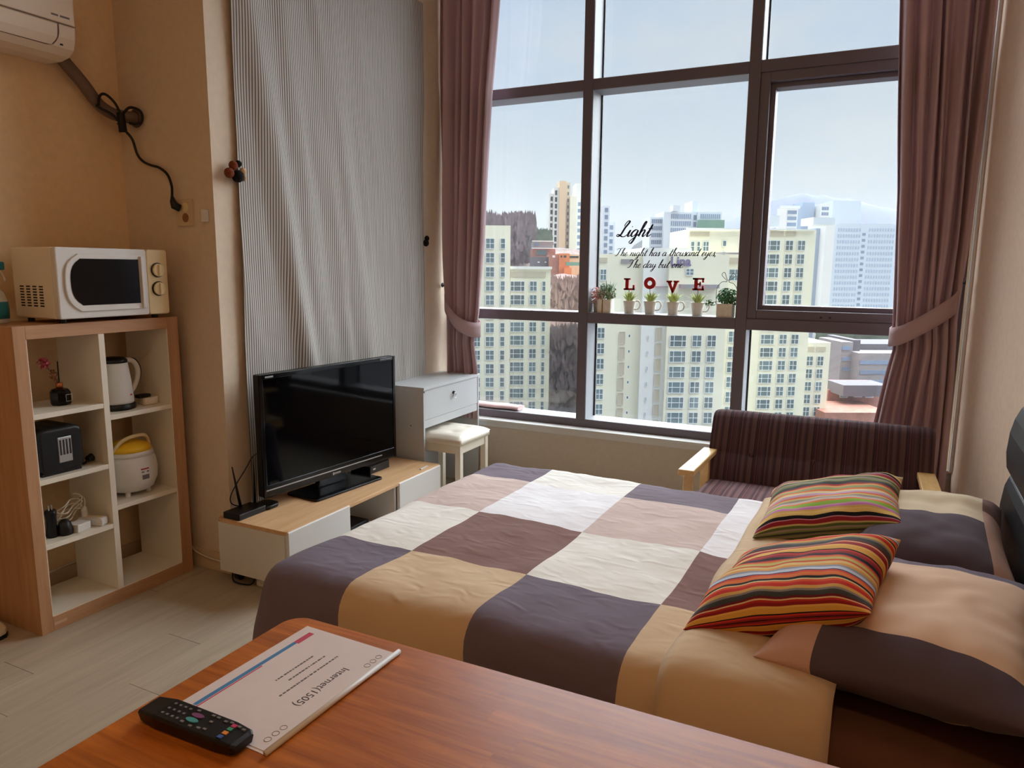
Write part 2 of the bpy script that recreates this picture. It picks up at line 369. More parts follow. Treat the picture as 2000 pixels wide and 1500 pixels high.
# ---- curtains
def curtain(name, label, xl, xr, zs, folds, y0, mname, tie, hook, side):
    """xl/xr: lists of (z, x) along the two edges; pleats gather towards the tie"""
    def itp(t, z):
        t = sorted(t); return float(np.interp(z, [p[0] for p in t], [p[1] for p in t]))
    nu, nv = folds * 14 + 1, 70
    zz = np.linspace(zs[0], zs[1], nv); P = []
    top = thing(name, label, 'curtain', ((xl[0][1] + xr[0][1]) / 2, y0, zs[0]), group='mauve window curtains')
    for i in range(nu):
        u = i / (nu - 1)
        for z in zz:
            a, b = itp(xl, z), itp(xr, z); w = b - a
            g = math.exp(-((z - tie) / .35) ** 2)
            uu = u + .035 * math.sin(2 * math.pi * (u * 2.3 + .4) + z * .5) * (1 - g) + .018 * math.sin(11 * u + 1.3 * z)
            uu = min(1, max(0, uu)) if 0 < i < nu - 1 else u
            ph = 2 * math.pi * folds * u
            amp = (.038 + .014 * math.sin(u * 17)) * (1 - .4 * g)
            x = a + w * uu + .006 * math.sin(ph * .5 + z * 2)
            y = y0 + amp * math.sin(ph) + .008 * math.sin(ph * 2.1 + 1.7 * z) + .012 * noise.noise((u * 5, z * 1.3, folds))
            P.append((x, y, z))
    o = MB().grid(P, nu, nv).build('fabric', mname, top, smooth=True, solid=.004)
    return top, o
cl_, _ = curtain('window_curtain', 'mauve curtain tied back to the left wall beside the grey striped cloth',
    [(.43, .07), (.75, .06), (1.05, .052), (1.3, .036), (3.6, .02)], [(.43, .285), (.75, .285), (.93, .255), (1.02, .268), (1.1, .29), (1.6, .335), (2.48, .387), (3.0, .436), (3.6, .45)], (.43, 3.6), 6, -.14, 'mauve', 1.02, None, 1)
cr_, _ = curtain('window_curtain', 'mauve curtain tied back to the right wall behind the sofa',
    [(.12, 2.52), (.4, 2.575), (.65, 2.613), (.9, 2.645), (1.05, 2.672), (1.13, 2.657), (1.24, 2.655), (1.8, 2.635), (2.69, 2.574), (3.6, 2.55)], [(.12, 2.965), (.9, 2.955), (1.2, 2.94), (1.6, 2.955), (3.6, 2.965)], (.12, 3.6), 7, -.16, 'mauve', 1.15, None, -1)
def tieband(parent, pts, w0, w1, ybulge):
    """a cloth band through pts [(x,y,ztop)], width w0..w1, wrapping around the front of the gathered cloth"""
    C = cat_rom(pts, 6); n = len(C); P = []
    for i, c in enumerate(C):
        w = w0 + (w1 - w0) * i / (n - 1)
        for j in range(4): P.append((c.x, c.y, c.z - w * j / 3))
    MB().grid(P, n, 4).build('tieback', 'mauve', parent, smooth=True, solid=.006)
tieband(cl_, [(.04, -.13, 1.285), (.075, -.195, 1.215), (.16, -.215, 1.12), (.24, -.2, 1.075), (.283, -.15, 1.065), (.272, -.09, 1.075), (.15, -.075, 1.15), (.05, -.085, 1.26)],   .085, .105, .05)
tieband(cr_, [(2.935, -.15, 1.335), (2.90, -.225, 1.30), (2.82, -.245, 1.235), (2.72, -.235, 1.165), (2.665, -.2, 1.14), (2.66, -.13, 1.14), (2.75, -.09, 1.2), (2.92, -.1, 1.32)], .105, .085, .05)
for par, c in ((cl_, (.012, -.13, 1.30)), (cr_, (2.955, -.15, 1.365))):
    s = 1 if c[0] < 1 else -1
    o = MB().lathe([(.014, 0), (.016, .003), (.006, .006)], (0, 0, 0), 12).build('hook_plate', 'black', par)
    o.location = Vector(c) - WL[par.name]; o.rotation_euler = (0, s * math.pi / 2, 0)
    MB().tube(cat_rom([(c[0], c[1], c[2]), (c[0] + s * .02, c[1], c[2] - .005), (c[0] + s * .028, c[1] - .005, c[2] + .02), (c[0] + s * .02, c[1] - .005, c[2] + .035)], 5), .004, 8).build('hook', 'black', par, smooth=True)

# ---- grey striped cloth hung on the left wall
st = [(0, (198, 194, 188)), (.5, (92, 84, 80)), (.80, (164, 158, 150))]
stripes('ticking', st, 1, .0135, warp=.006, wscale=3, bump=.1)
nu, nv = 150, 120; P = []
for i in range(nu):
    u = i / (nu - 1)
    for j in range(nv):
        v = j / (nv - 1); z = 2.968 - v * (2.968 - .315)
        yl = -1.845 + .03 * math.sin(v * 3.1) * (1 - v) - .012 * v; yr = -.345 - .025 * v
        if v < .22: yl += -.0
        y = yl + (yr - yl) * u
        # folds run from the upper left down towards the middle, fading to the right
        d1 = u - (.03 + .34 * v ** 1.2); d2 = u - (.17 + .26 * v); d3 = u - (.33 + .22 * v); d4 = u - (.42 + .28 * v ** 1.5); d5 = u - (.95 - .14 * v ** 2)
        x = .016 + .042 * math.exp(-(d1 / .05) ** 2) * (.3 + v) + .008 * math.exp(-(d2 / .04) ** 2) + .009 * math.exp(-(d3 / .035) ** 2) * (1 - .3 * v) + .024 * math.exp(-(d4 / .05) ** 2) * (.2 + v) + .014 * math.exp(-(d5 / .04) ** 2) * v
        x += .012 * noise.noise((u * 4 - v * 2, v * 1.5, 3)) + .007 * noise.noise((u * 11 - 4 * v, v * 3, 8)) + .003 * noise.noise((u * 26 - 5 * v, v * 9, 5)) * (.4 + v)
        P.append((max(.004, x + .006), y, z))
one('striped_cloth', MB().grid(P, nu, nv), 'ticking', 'grey and white ticking striped cloth hanging on the left wall behind the television', 'cloth', smooth=True)

# ================================================================== bed
BED = (1.9, -2.0, 0); BR = math.radians(-1.8)
bed = thing('bed', 'low double bed with black padded headboard and brown fitted sheet', 'bed', BED, BR)
XF, XH, YN, YF = -.955, 1.085, -.75, .745
B(XF + .06, XH, YN + .05, YF - .05, .06, .24).build('bed_base', 'black', bed, bevel=.01)
for sx in (XF + .12, XH - .1):
    for sy in (YN + .12, YF - .12): MB().cyl((sx, sy, 0), (sx, sy, .06), .03, 10).build('leg', 'black', bed)
def slab(x0, x1, y0, y1, z0, z1, r, name, m, par, nx=40, ny=30, puff=0.0, seed=0):
    """a soft block: top and sides as one rounded sheet"""
    P = []; mbk = MB(); S = np.linspace(-.16, 1.16, nx); T = np.linspace(-.16, 1.16, ny)
    for s in S:
        for t in T:
            sx = min(1, max(0, s)); ty = min(1, max(0, t)); dx = (s - sx) / .16; dy = (t - ty) / .16
            d = min(1, math.hypot(dx, dy)); z = z1; ox = oy = 0
            if d > 0:
                ang = d * math.pi / 2 if d < .6 else .6 * math.pi / 2
                n = math.hypot(dx, dy); hz = r * math.sin(min(1, d / .5) * math.pi / 2); z = z1 - r * (1 - math.cos(min(1, d / .5) * math.pi / 2))
                if d > .5: z = z1 - r - (z1 - r - z0) * (d - .5) / .5
                ox, oy = dx / n * hz, dy / n * hz
            P.append((x0 + r + (x1 - x0 - 2 * r) * sx + ox, y0 + r + (y1 - y0 - 2 * r) * ty + oy, z + puff * noise.noise((s * 4, t * 4, seed)) * (1 - d)))
    return mbk.grid(P, nx, ny).build(name, m, par, smooth=True)
slab(XF + .03, XH, YN + .01, YF - .01, .2, .468, .05, 'mattress', 'sheet_brown', bed, 60, 40, .006, 2)
# headboard: two padded rolls, leaning back
prof = [(.052, .25), (.03, .33), (.012, .43), (.004, .52), (.003, .60), (.010, .67), (.024, .712), (.010, .735), (.004, .79), (.008, .86), (.018, .91), (.034, .95), (.06, .975), (.085, .975)]
for nm, pr_ in (('headboard', prof[:7]), ('headboard_roll', prof[6:])):
    pts = [(XH + .012 + p[0], p[1]) for p in pr_] + [(XH + .085, pr_[-1][1]), (XH + .085, pr_[0][1])]
    hb = MB(); hb.prism(pts, 1, YN - .05, YF + .045); hb.build(nm, 'leather', bed, smooth=False, bevel=.012, seg=3)

# ---- duvet: a patchwork print follows the cloth over the edges
COLS = {'P': (112, 100, 112), 'C': (234, 230, 222), 'W': (236, 233, 236), 'T': (206, 184, 176), 'R': (132, 98, 92), 'S': (210, 182, 148), 'G': (118, 106, 116)}
for k_, c_ in COLS.items(): cloth('duvet_' + k_, c_, crease=.42, scale=12, dist=.011, stretch=(1, 1.7, 1))
ORDER = list(COLS)
GX = [-1.4, -.605, -.188, .222, .9]; GY = [1.4, .455, .025, -.405, -1.4]
PAT = ['PCGW', 'TWTW', 'CRCR', 'PSPS']
def drape(s, t, lift=0.0, seed=0, rr=.085):
    """(s,t): metres along the cloth from the bed centre; returns a point on the made bed"""
    ex0, ey0, ey1 = XF + .085, YN + .085, YF - .085
    dx = min(0, s - ex0); dy = (t - ey0) if t < ey0 else ((t - ey1) if t > ey1 else 0)
    d = math.hypot(dx, dy); r = rr; q = r * math.pi / 2
    z = .503 + lift; ox = oy = 0
    if d > 0:
        if d < q: h = r * math.sin(d / r); dz = r * (1 - math.cos(d / r))
        else: h = r + (d - q) * .10; dz = r + (d - q) * .99
        ox, oy = dx / d * h, dy / d * h; z -= dz
    x = (s if dx == 0 else ex0) + ox; y = (t if dy == 0 else (ey0 if dy < 0 else ey1)) + oy
    n = noise.noise((s * 3.1, t * 3.1, seed)) * .011 + noise.noise((s * 8, t * 6, 4 + seed)) * .0055 + noise.noise((s * 17, t * 13, 9)) * .003
    n += .018 * math.exp(-((t + .63) / .16) ** 2) * (.3 + .7 * min(1, max(0, (s + .9) / 1.3)))
    wv = .016 * math.sin(s * 9 + 1.5 * t) * min(1, max(0, d - .1) / .15)
    z += n * (1 if d < .1 else .4)
    if d > 0: x += (dx / d) * (wv + n); y += (dy / d) * (wv + n)
    return (x, y, max(z, .03))
def axis_pts(lo, hi, marks, step):
    e = [lo] + [m for m in marks if lo < m < hi] + [hi]; out = []
    for a, b in zip(e[:-1], e[1:]):
        k = max(1, int(round((b - a) / step))); out += [a + (b - a) * i / k for i in range(k)]
    return out + [hi]
duv = thing('duvet', 'patchwork duvet in plum, cream, brown and tan squares spread over the bed', 'duvet', (BED[0], BED[1], .1), BR)
S = axis_pts(XF - .30, .39, sorted(GX), .022); T = axis_pts(YN - .32, YF + .32, sorted(GY), .022)
mbd = MB(); P = [drape(s, t) for s in S for t in T]; P = [(x, y, z - .1) for x, y, z in P]; mbd.grid(P, len(S), len(T))
mbd.m = []
for i in range(len(S) - 1):
    for j in range(len(T) - 1):
        s, t = (S[i] + S[i + 1]) / 2, (T[j] + T[j + 1]) / 2
        c = sum(1 for g in GX[1:4] if s > g); r = sum(1 for g in GY[1:4] if t < g); mbd.m.append(ORDER.index(PAT[r][c]))
mbd.build('cover', ['duvet_' + k for k in ORDER], duv, smooth=True, solid=.012)
S = axis_pts(.325, .67, [], .0215); mbf = MB(); P = []
for s in S:
    for t in T:
        u = (s - .325) / .345; x, y, z = drape(s, t, .010 + .022 * math.sin(math.pi * min(1, u * 1.0)) ** .6, 5, .10)
        if t < YN + .085: y -= .025 * math.sin(math.pi * u)
        P.append((x + .02 * noise.noise((t * 3, 2, 2)), y, z - .1))
mbf.grid(P, len(S), len(T)).build('turned_edge', 'duvet_S', duv, smooth=True, solid=.03)

# ---- pillows and cushions
def pillow(name, label, cat, loc, rot, a, b, th, mats, pick=None, group=None, seed=0, pinch=.09, n=56):
    root = thing(name, label, cat, loc, rot=rot, group=group)
    mb = MB()
    for side in (1, -1):
        P = []
        for i in range(n):
            for j in range(n):
                u = math.sin((2 * i / (n - 1) - 1) * math.pi / 2); v = math.sin((2 * j / (n - 1) - 1) * math.pi / 2)
                h = th * (max(0, 1 - u ** 4) * max(0, 1 - v ** 4)) ** .62
                x = a * u * (1 - pinch * math.cos(v * math.pi / 2)); y = b * v * (1 - pinch * math.cos(u * math.pi / 2))
                w = min(1, h / th * 2)
                h += w * (.010 * noise.noise((x * 7, y * 7, seed)) + .007 * noise.noise((x * 16, y * 16, seed + side)))
                P.append((x, y, side * h))
        k = len(mb.v); mb.grid(P, n, n)
        if side < 0: mb.f = mb.f[:len(mb.f) // 2] + [f[::-1] for f in mb.f[len(mb.f) // 2:]]
    if pick:
        sn = [math.sin((2 * (i + .5) / (n - 1) - 1) * math.pi / 2) for i in range(n - 1)]
        mb.m = [pick(sn[i], sn[j], 0) for _ in (0, 1) for i in range(n - 1) for j in range(n - 1)]
    v = np.array(mb.v); me = bpy.data.meshes.new(name); me.from_pydata(mb.v, [], mb.f)
    for m_ in mats: me.materials.append(MATS[m_])
    if pick: me.polygons.foreach_set('material_index', mb.m)
    uv = me.uv_layers.new(name='UVMap')
    for lp in me.loops:
        q = lp.vertex_index % (n * n); uv.data[lp.index].uv = (q // n / (n - 1), q % n / (n - 1))
    me.polygons.foreach_set('use_smooth', [True] * len(me.polygons)); me.update()
    o = link(me, 'pillowcase' if cat == 'pillow' else 'cushion_cover', root)
    wd = o.modifiers.new('w', 'WELD'); wd.merge_threshold = .0006
    return root
for nm, c_ in (('case_tan', (222, 188, 160)), ('case_plum', (92, 80, 90)), ('case_pink', (206, 168, 152)), ('case_cream', (222, 204, 174)), ('case_brown', (128, 94, 88)), ('case_mauve', (112, 100, 114))):
    cloth(nm, c_, crease=.4, scale=3.5, dist=.02)
R_ = math.radians
def pk_near(u, v, z):
    if v < -.76: return 2 if u < -.58 else 1
    if u < -.66 and v < -.3: return 4
    return 5 if v > .55 else 0
CASES = ['case_tan', 'case_plum', 'case_pink', 'case_cream', 'case_brown', 'case_mauve']
pillow('pillow', 'bed pillow nearest the table, tan centre between plum bands', 'pillow', (2.725, -2.37, .575), (R_(-2), R_(-4), R_(-13)), .265, .375, .10, CASES, pk_near, 'bed pillows', 3)
def pk_far(u, v, z):
    if u > .74: return 2 if v < .3 else 4
    return 3 if v > -.08 else 1
pillow('pillow', 'bed pillow beside the sofa, cream far half and plum near half', 'pillow', (2.775, -1.69, .580), (R_(2.5), R_(-3), R_(-4)), .22, .36, .095, CASES, pk_far, 'bed pillows', 6)
cs1 = [(0, (66, 62, 60)), (.06, (120, 128, 70)), (.10, (150, 130, 120)), (.14, (88, 100, 50)), (.19, (196, 180, 120)), (.22, (150, 40, 50)), (.29, (214, 150, 170)), (.305, (24, 20, 22)), (.37, (232, 196, 116)), (.44, (214, 170, 90)), (.47, (196, 120, 170)), (.51, (210, 150, 190)), (.53, (140, 180, 60)), (.60, (226, 120, 60)), (.63, (200, 180, 170)), (.68, (150, 140, 130)), (.72, (210, 190, 120)), (.75, (220, 110, 70)), (.78, (196, 160, 190)), (.82, (226, 206, 160)), (.86, (216, 120, 60)), (.9, (150, 170, 120)), (.94, (230, 170, 110)), (.97, (190, 70, 60))]
cs2 = [(0, (30, 26, 26)), (.04, (150, 40, 44)), (.08, (200, 60, 50)), (.11, (30, 28, 28)), (.13, (226, 170, 80)), (.20, (240, 190, 100)), (.23, (150, 36, 40)), (.27, (190, 50, 46)), (.30, (232, 200, 150)), (.32, (120, 30, 40)), (.35, (70, 70, 66)), (.42, (140, 130, 120)), (.45, (220, 170, 90)), (.50, (206, 50, 36)), (.55, (226, 90, 44)), (.58, (226, 206, 150)), (.60, (26, 24, 26)), (.635, (226, 120, 56)), (.69, (214, 80, 50)), (.72, (40, 50, 90)), (.735, (200, 210, 226)), (.78, (150, 156, 170)), (.81, (226, 160, 80)), (.84, (230, 200, 130)), (.88, (206, 90, 50)), (.91, (200, 190, 110)), (.95, (224, 120, 60)), (.98, (190, 60, 60))]
def offs(cs): return cs
stripes('stripe_a', cs1, 1, .55, warp=.03, wscale=4, rough=.85, coord='UV')
stripes('stripe_b', cs2, 1, .48, warp=.03, wscale=4, rough=.85, coord='UV')
pillow('throw_cushion', 'striped cushion with a lime green band lying nearer the sofa', 'cushion', (2.486, -1.633, .618), (R_(5), R_(-15), R_(-2.2)), .225, .228, .07, ['stripe_a'], None, 'striped throw cushions', 11, .07)
pillow('throw_cushion', 'red and orange striped cushion lying nearer the table', 'cushion', (2.44, -2.387, .635), (R_(3), R_(-22), R_(-9.8)), .22, .226, .075, ['stripe_b'], None, 'striped throw cushions', 15, .07)

# ================================================================== sofa
sofa = thing('loveseat', 'small loveseat in dark plum striped fabric with pale wooden arms under the window', 'sofa', (2.37, -.8, 0))
fs = []
random.seed(3); p_ = 0
while p_ < 1:
    fs.append((p_, random.choice([(70, 52, 56), (80, 56, 60), (62, 48, 52), (104, 62, 66), (88, 70, 72), (54, 42, 46), (98, 72, 72), (78, 60, 62)]))); p_ += random.uniform(.02, .05)
fs = fs[:31]
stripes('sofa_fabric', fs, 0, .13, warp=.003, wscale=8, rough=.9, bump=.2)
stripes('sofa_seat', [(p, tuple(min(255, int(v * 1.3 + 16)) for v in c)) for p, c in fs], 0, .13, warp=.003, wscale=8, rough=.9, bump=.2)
def cushion_block(mb, x0, x1, n, prof_fn, m):
    P = []
    pts = prof_fn; k = len(pts); xs = [x0, x0 + .012, x0 + .035] + list(np.linspace(x0 + .08, x1 - .08, n)) + [x1 - .035, x1 - .012, x1]
    for xi, x in enumerate(xs):
        sc = {0: .80, 1: .92, 2: .98}.get(min(xi, len(xs) - 1 - xi), 1.0); c = np.mean(pts, 0)
        for p in pts:
            q = c + (np.array(p) - c) * np.array([1 - (1 - sc) * .6, 1 - (1 - sc) * .35]); P.append((x, q[0], q[1]))
        P.append((x, *(c + (np.array(pts[0]) - c) * np.array([1 - (1 - sc) * .6, 1 - (1 - sc) * .35]))))
    mb.grid(P, len(xs), k + 1); nn = len(xs)
    mb.add([P[i] for i in range(k)], [tuple(range(k))]); mb.add([P[(nn - 1) * (k + 1) + i] for i in range(k)], [tuple(range(k))[::-1]])
    return mb
bk = [(-.70, .33), (-.715, .36), (-.69, .43), (-.655, .515), (-.643, .52), (-.637, .535), (-.60, .62), (-.565, .685), (-.54, .705), (-.50, .712), (-.465, .695), (-.455, .66), (-.50, .5), (-.56, .35)]
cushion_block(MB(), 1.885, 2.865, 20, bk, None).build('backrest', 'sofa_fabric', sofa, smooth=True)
for bx in (2.09, 2.37, 2.65):
    o = MB().lathe([(.012, 0), (.010, .004), (.004, .006)], (0, 0, 0), 10).build('button', 'sofa_fabric', sofa)
    o.location = Vector((bx, -.652, .525)) - WL[sofa.name]; o.rotation_euler = (R_(68), 0, 0)
se = [(-1.13, .29), (-1.145, .33), (-1.135, .385), (-1.10, .405), (-.9, .405), (-.70, .395), (-.68, .36), (-.68, .29)]
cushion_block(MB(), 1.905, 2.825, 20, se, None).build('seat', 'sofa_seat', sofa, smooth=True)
B(1.91, 2.82, -1.10, -.55, .22, .29).build('seat_frame', 'arm_wood', sofa, bevel=.004)
for xa, xb in ((1.855, 1.925), (2.80, 2.872)):
    ar = MB(); ar.prism([(-1.175, .525), (-.62, .505), (-.62, .53), (-1.175, .553)], 0, xa, xb)
    ar.build('armrest', 'arm_wood', sofa, bevel=.005)
    xm = (xa + xb) / 2
    B(xm - .02, xm + .02, -1.13, -1.085, 0, .53).build('leg', 'arm_wood', sofa, bevel=.004)
    lg = MB(); lg.prism([(-.74, 0), (-.70, 0), (-.72, .51), (-.76, .51)], 0, xm - .02, xm + .02); lg.build('leg', 'arm_wood', sofa, bevel=.004)
    B(xm - .015, xm + .015, -1.09, -.70, .24, .28).build('side_rail', 'arm_wood', sofa, bevel=.003)

# ================================================================== television corner
ts = thing('tv_stand', 'low television bench with oak top and white drawer fronts', 'tv stand', (.22, -1.44, 0))
tp = MB(); tp.rbox(.0135, .424, -2.0537, -.8261, .288, .306, .02, 5, 2); tp.build('top', 'stand_oak', ts, bevel=.002)
B(.02, .408, -2.0537, -2.036, .06, .288).build('side_panel', 'white', ts, bevel=.002)
B(.02, .408, -.846, -.828, .06, .288).build('side_panel', 'white', ts, bevel=.002)
for y in (-1.65, -1.25): B(.03, .408, y - .008, y + .008, .075, .288).build('partition', 'white', ts)
B(.02, .408, -2.036, -.846, .06, .075).build('bottom_panel', 'white', ts)
B(.02, .03, -2.036, -.846, .075, .288).build('back_panel', 'white', ts)
for y0, y1 in ((-2.047, -1.640), (-1.238, -.834)):
    d = MB(); d.rbox(.409, .428, y0, y1, .062, .3035, .007, 4, 1); d.build('drawer_front', 'white', ts, bevel=.003)
for (x, y) in ((.07, -1.99), (.36, -1.97), (.07, -.9), (.36, -.9)):
    w = MB().cyl((x - .012, y, .025), (x + .012, y, .025), .024, 14).box(x - .018, x + .018, y - .012, y + .012, .045, .0605); w.build('caster', 'black', ts)
one('media_box', B(.14, .30, -1.50, -1.335, .0755, .12), 'black', 'small black box standing in the open middle bay of the television bench', 'box', bevel=.004)
# television, turned slightly towards the bed
A_, Bv = np.array([.149, -1.897]), np.array([.237, -.995]); tvc = (A_ + Bv) / 2; th = math.atan2(Bv[1] - A_[1], Bv[0] - A_[0])
tv = thing('television', 'black flat screen television on a pedestal foot, turned slightly to the bed', 'television', (tvc[0], tvc[1], .306), th)
Wt = float(np.hypot(*(Bv - A_))) / 2; zb, zt = .368 - .306, .935 - .306
MB().rbox(-Wt, Wt, .006, .042, zb, zt, .008, 3, 1).build('casing', 'black', tv, bevel=.003)
bz = MB().box(-Wt, -Wt + .018, 0 - .002, .008, zb, zt).box(Wt - .018, Wt, -.002, .008, zb, zt).box(-Wt + .018, Wt - .018, -.002, .008, zt - .022, zt).box(-Wt + .018, Wt - .018, -.002, .008, zb, zb + .055)
bz.build('bezel', 'black_gloss', tv, bevel=.002)
B(-Wt + .018, Wt - .018, .002, .007, zb + .055, zt - .022).build('screen', 'screen', tv)
B(-Wt + .01, Wt - .12, -.0045, -.001, zb + .030, zb + .035).build('trim_strip', 'silver', tv)
bd = MB().box(-.032, -.024, -.0045, -.002, zb + .008, zb + .021)
for k in range(5): bd.box(-.021 + k * .009, -.015 + k * .009, -.0045, -.002, zb + .011, zb + .019)
bd.build('badge', 'silver', tv)
B(-Wt + .03, -Wt + .075, -.0035, -.001, zt - .016, zt - .009).build('corner_mark', 'silver', tv)
for k in range(7): MB().tube([(Wt - .115 + k * .014 + .005 * math.cos(q * math.pi / 4), -.004, zt - .012 + .005 * math.sin(q * math.pi / 4)) for q in range(8)], .0008, 4, closed=True).build('corner_icon', 'silver', tv)
B(-.12, .12, .02, .10, zb + .05, zb + .35).build('rear_housing', 'black', tv, bevel=.01)
nk = MB(); nk.prism([(-.10, .012), (.10, .012), (.075, zb + .06), (-.075, zb + .06)], 1, .03, .06); nk.build('neck', 'black_gloss', tv, bevel=.004)
MB().rbox(-.235, .235, -.10, .115, 0, .012, .02, 5, 2).build('foot', 'black_gloss', tv, bevel=.003)
# boxes and cables round the television
stb = thing('set_top_box', 'slim black set top box on the bench behind the right end of the television', 'receiver', (.14, -1.10, .306))
MB().rbox(.07, .205, -1.19, -1.015, .306, .348, .004, 2, 2).build('casing', 'black', stb, bevel=.002)
B(.205, .2065, -1.165, -1.145, .325, .333).build('badge', 'silver', stb)
rt = thing('router', 'flat black router with two thin aerials on the near end of the bench', 'router', (.09, -1.94, .306))
MB().rbox(.045, .145, -2.045, -1.885, .306, .334, .006, 3, 2).build('casing', 'black', rt, bevel=.003)
MB().rbox(.06, .152, -1.90, -1.795, .306, .326, .035, 6, 2).build('glossy_end', 'black_gloss', rt, bevel=.005)
for (x, y, tx, ty) in ((.06, -1.955, .035, -1.97), (.075, -1.885, .085, -1.892)):
    MB().tube([(x, y, .33), (x + (tx - x) * .4, y + (ty - y) * .4, .40), (tx, ty, .52)], [.007, .006, .0025], 8).build('aerial', 'black', rt, smooth=True)
one('aerial_lead', MB().tube(cat_rom([(.05, -1.93, .325), (.032, -1.975, .345), (.03, -1.985, .38), (.035, -1.955, .43), (.04, -1.90, .49), (.06, -1.865, .55), (.10, -1.83, .57), (.13, -1.8, .56)], 6), .0028, 6), 'cable_black', 'thin black lead looping up from the router to the television', 'cable', smooth=True)
one('television_lead', MB().tube(cat_rom([(.16, -1.02, .47), (.15, -.975, .42), (.145, -.955, .36), (.15, -.965, .3085), (.10, -1.0, .309), (.06, -1.05, .31)], 6), .0035, 6), 'cable_black', 'black lead drooping behind the right edge of the television', 'cable', smooth=True)
one('plastic_strip', B(.385, .395, -.985, -.91, .306, .313), 'white', 'thin white plastic strip lying on the oak top above the far drawer', 'strip', bevel=.002)
one('floor_lead', MB().tube(cat_rom([(.07, -2.03, .05), (.08, -2.035, .012), (.14, -2.03, .006), (.17, -2.015, .01), (.18, -1.99, .05)], 6), .0035, 6), 'cable_black', 'black lead sagging under the near end of the television bench', 'cable', smooth=True)
one('bench_adapter', B(.19, .25, -2.01, -1.95, 0, .03), 'cable_white', 'small pale adapter on the floor under the television bench', 'adapter', bevel=.004)

# ---- vanity and stool
va = thing('vanity_desk', 'white vanity desk with a flap front and ring pull between television and window', 'desk', (.15, -.46, 0))
B(.006, .290, -.793, -.778, 0, .713).build('side_panel', 'whiteboard', va, bevel=.001)
B(.006, .290, -.146, -.131, 0, .713).build('side_panel', 'whiteboard', va, bevel=.001)
B(.004, .294, -.795, -.129, .713, .730).build('top', 'whiteboard', va, bevel=.001)
B(.276, .289, -.776, -.148, .537, .711).build('flap_front', 'whiteboard', va, bevel=.001)
B(.270, .287, -.778, -.146, .488, .535).build('rail', 'whiteboard', va, bevel=.001)
B(.01, .27, -.778, -.146, .52, .535).build('drawer_floor', 'whiteboard', va)
B(.006, .014, -.778, -.146, .1, .713).build('back_panel', 'whiteboard', va)
MB().cyl((.289, -.458, .655), (.299, -.458, .655), .009, 12).build('knob', 'black', va)
MB().tube([(.300 + .004 * math.sin(q), -.458 + .015 * math.sin(2 * math.pi * q / 16), .637 + .017 * math.cos(2 * math.pi * q / 16)) for q in range(16)], .0028, 6, closed=True).build('ring_pull', 'silver', va, smooth=True)
B(.2905, .2915, -.793, -.783, .700, .709).build('hinge_mark', 'dark_grey', va)
MB().cyl((.20, -.7935, .50), (.20, -.7925, .50), .004, 8).build('cam_hole', 'black', va)
sto = thing('stool', 'cream padded stool with buttoned seat tucked under the vanity desk', 'stool', (.335, -.575, 0))
X0s, X1s, Y0s, Y1s = .16, .51, -.75, -.40
n = 22; P = []
for i in range(n):
    for j in range(n):
        u, v = 2 * i / (n - 1) - 1, 2 * j / (n - 1) - 1
        h = .030 * (max(0, 1 - abs(u) ** 5) * max(0, 1 - abs(v) ** 5)) ** .5
        for bu in (-.4, .4):
            for bv in (-.4, .4): h -= .012 * math.exp(-((u - bu) ** 2 + (v - bv) ** 2) / .02)
        P.append(((X0s + X1s) / 2 + u * .18, (Y0s + Y1s) / 2 + v * .18, .432 + h))
cu = MB().grid(P, n, n); cu.rbox(X0s - .005, X1s + .005, Y0s - .005, Y1s + .005, .402, .434, .015, 3, 2)
cu.build('seat', 'offwhite', sto, smooth=True)
for bu in (-.072, .072):
    for bv in (-.072, .072): MB().lathe([(.008, 0), (.006, .004), (.002, .005)], (.335 + bu, -.575 + bv, .447), 8).build('button', 'offwhite', sto)
for x in (X0s + .005, X1s - .04):
    for y in (Y0s + .005, Y1s - .04): B(x, x + .035, y, y + .035, 0, .402).build('leg', 'offwhite', sto, bevel=.002)
for b in ((X0s + .04, X1s - .04, Y0s + .01, Y0s + .028), (X0s + .04, X1s - .04, Y1s - .028, Y1s - .01), (X0s + .01, X0s + .028, Y0s + .04, Y1s - .04), (X1s - .028, X1s - .01, Y0s + .04, Y1s - .04)):
    B(*b, .35, .402).build('apron', 'offwhite', sto)
# towel on the sill
P = []
for i in range(14):
    for j in range(12):
        t = 2 * math.pi * j / 11; x = .06 + .44 * i / 13
        P.append((x, .075 + .055 * math.cos(t) * (1 + .1 * math.sin(i)), .468 + .019 + .017 * math.sin(t) + .003 * noise.noise((x * 9, t, 1)) ))
mat('towel', (206, 178, 176), .95, spec=.05, bump=.5, bscale=150); tw = MB().grid(P, 14, 12); tw.add([P[13 * 12 + k] for k in range(11)], [tuple(range(11))]); tw.add([P[k] for k in range(11)], [tuple(range(11))])
one('towel', tw, 'towel', 'folded pink towel lying along the window sill behind the left curtain', 'towel', smooth=True)

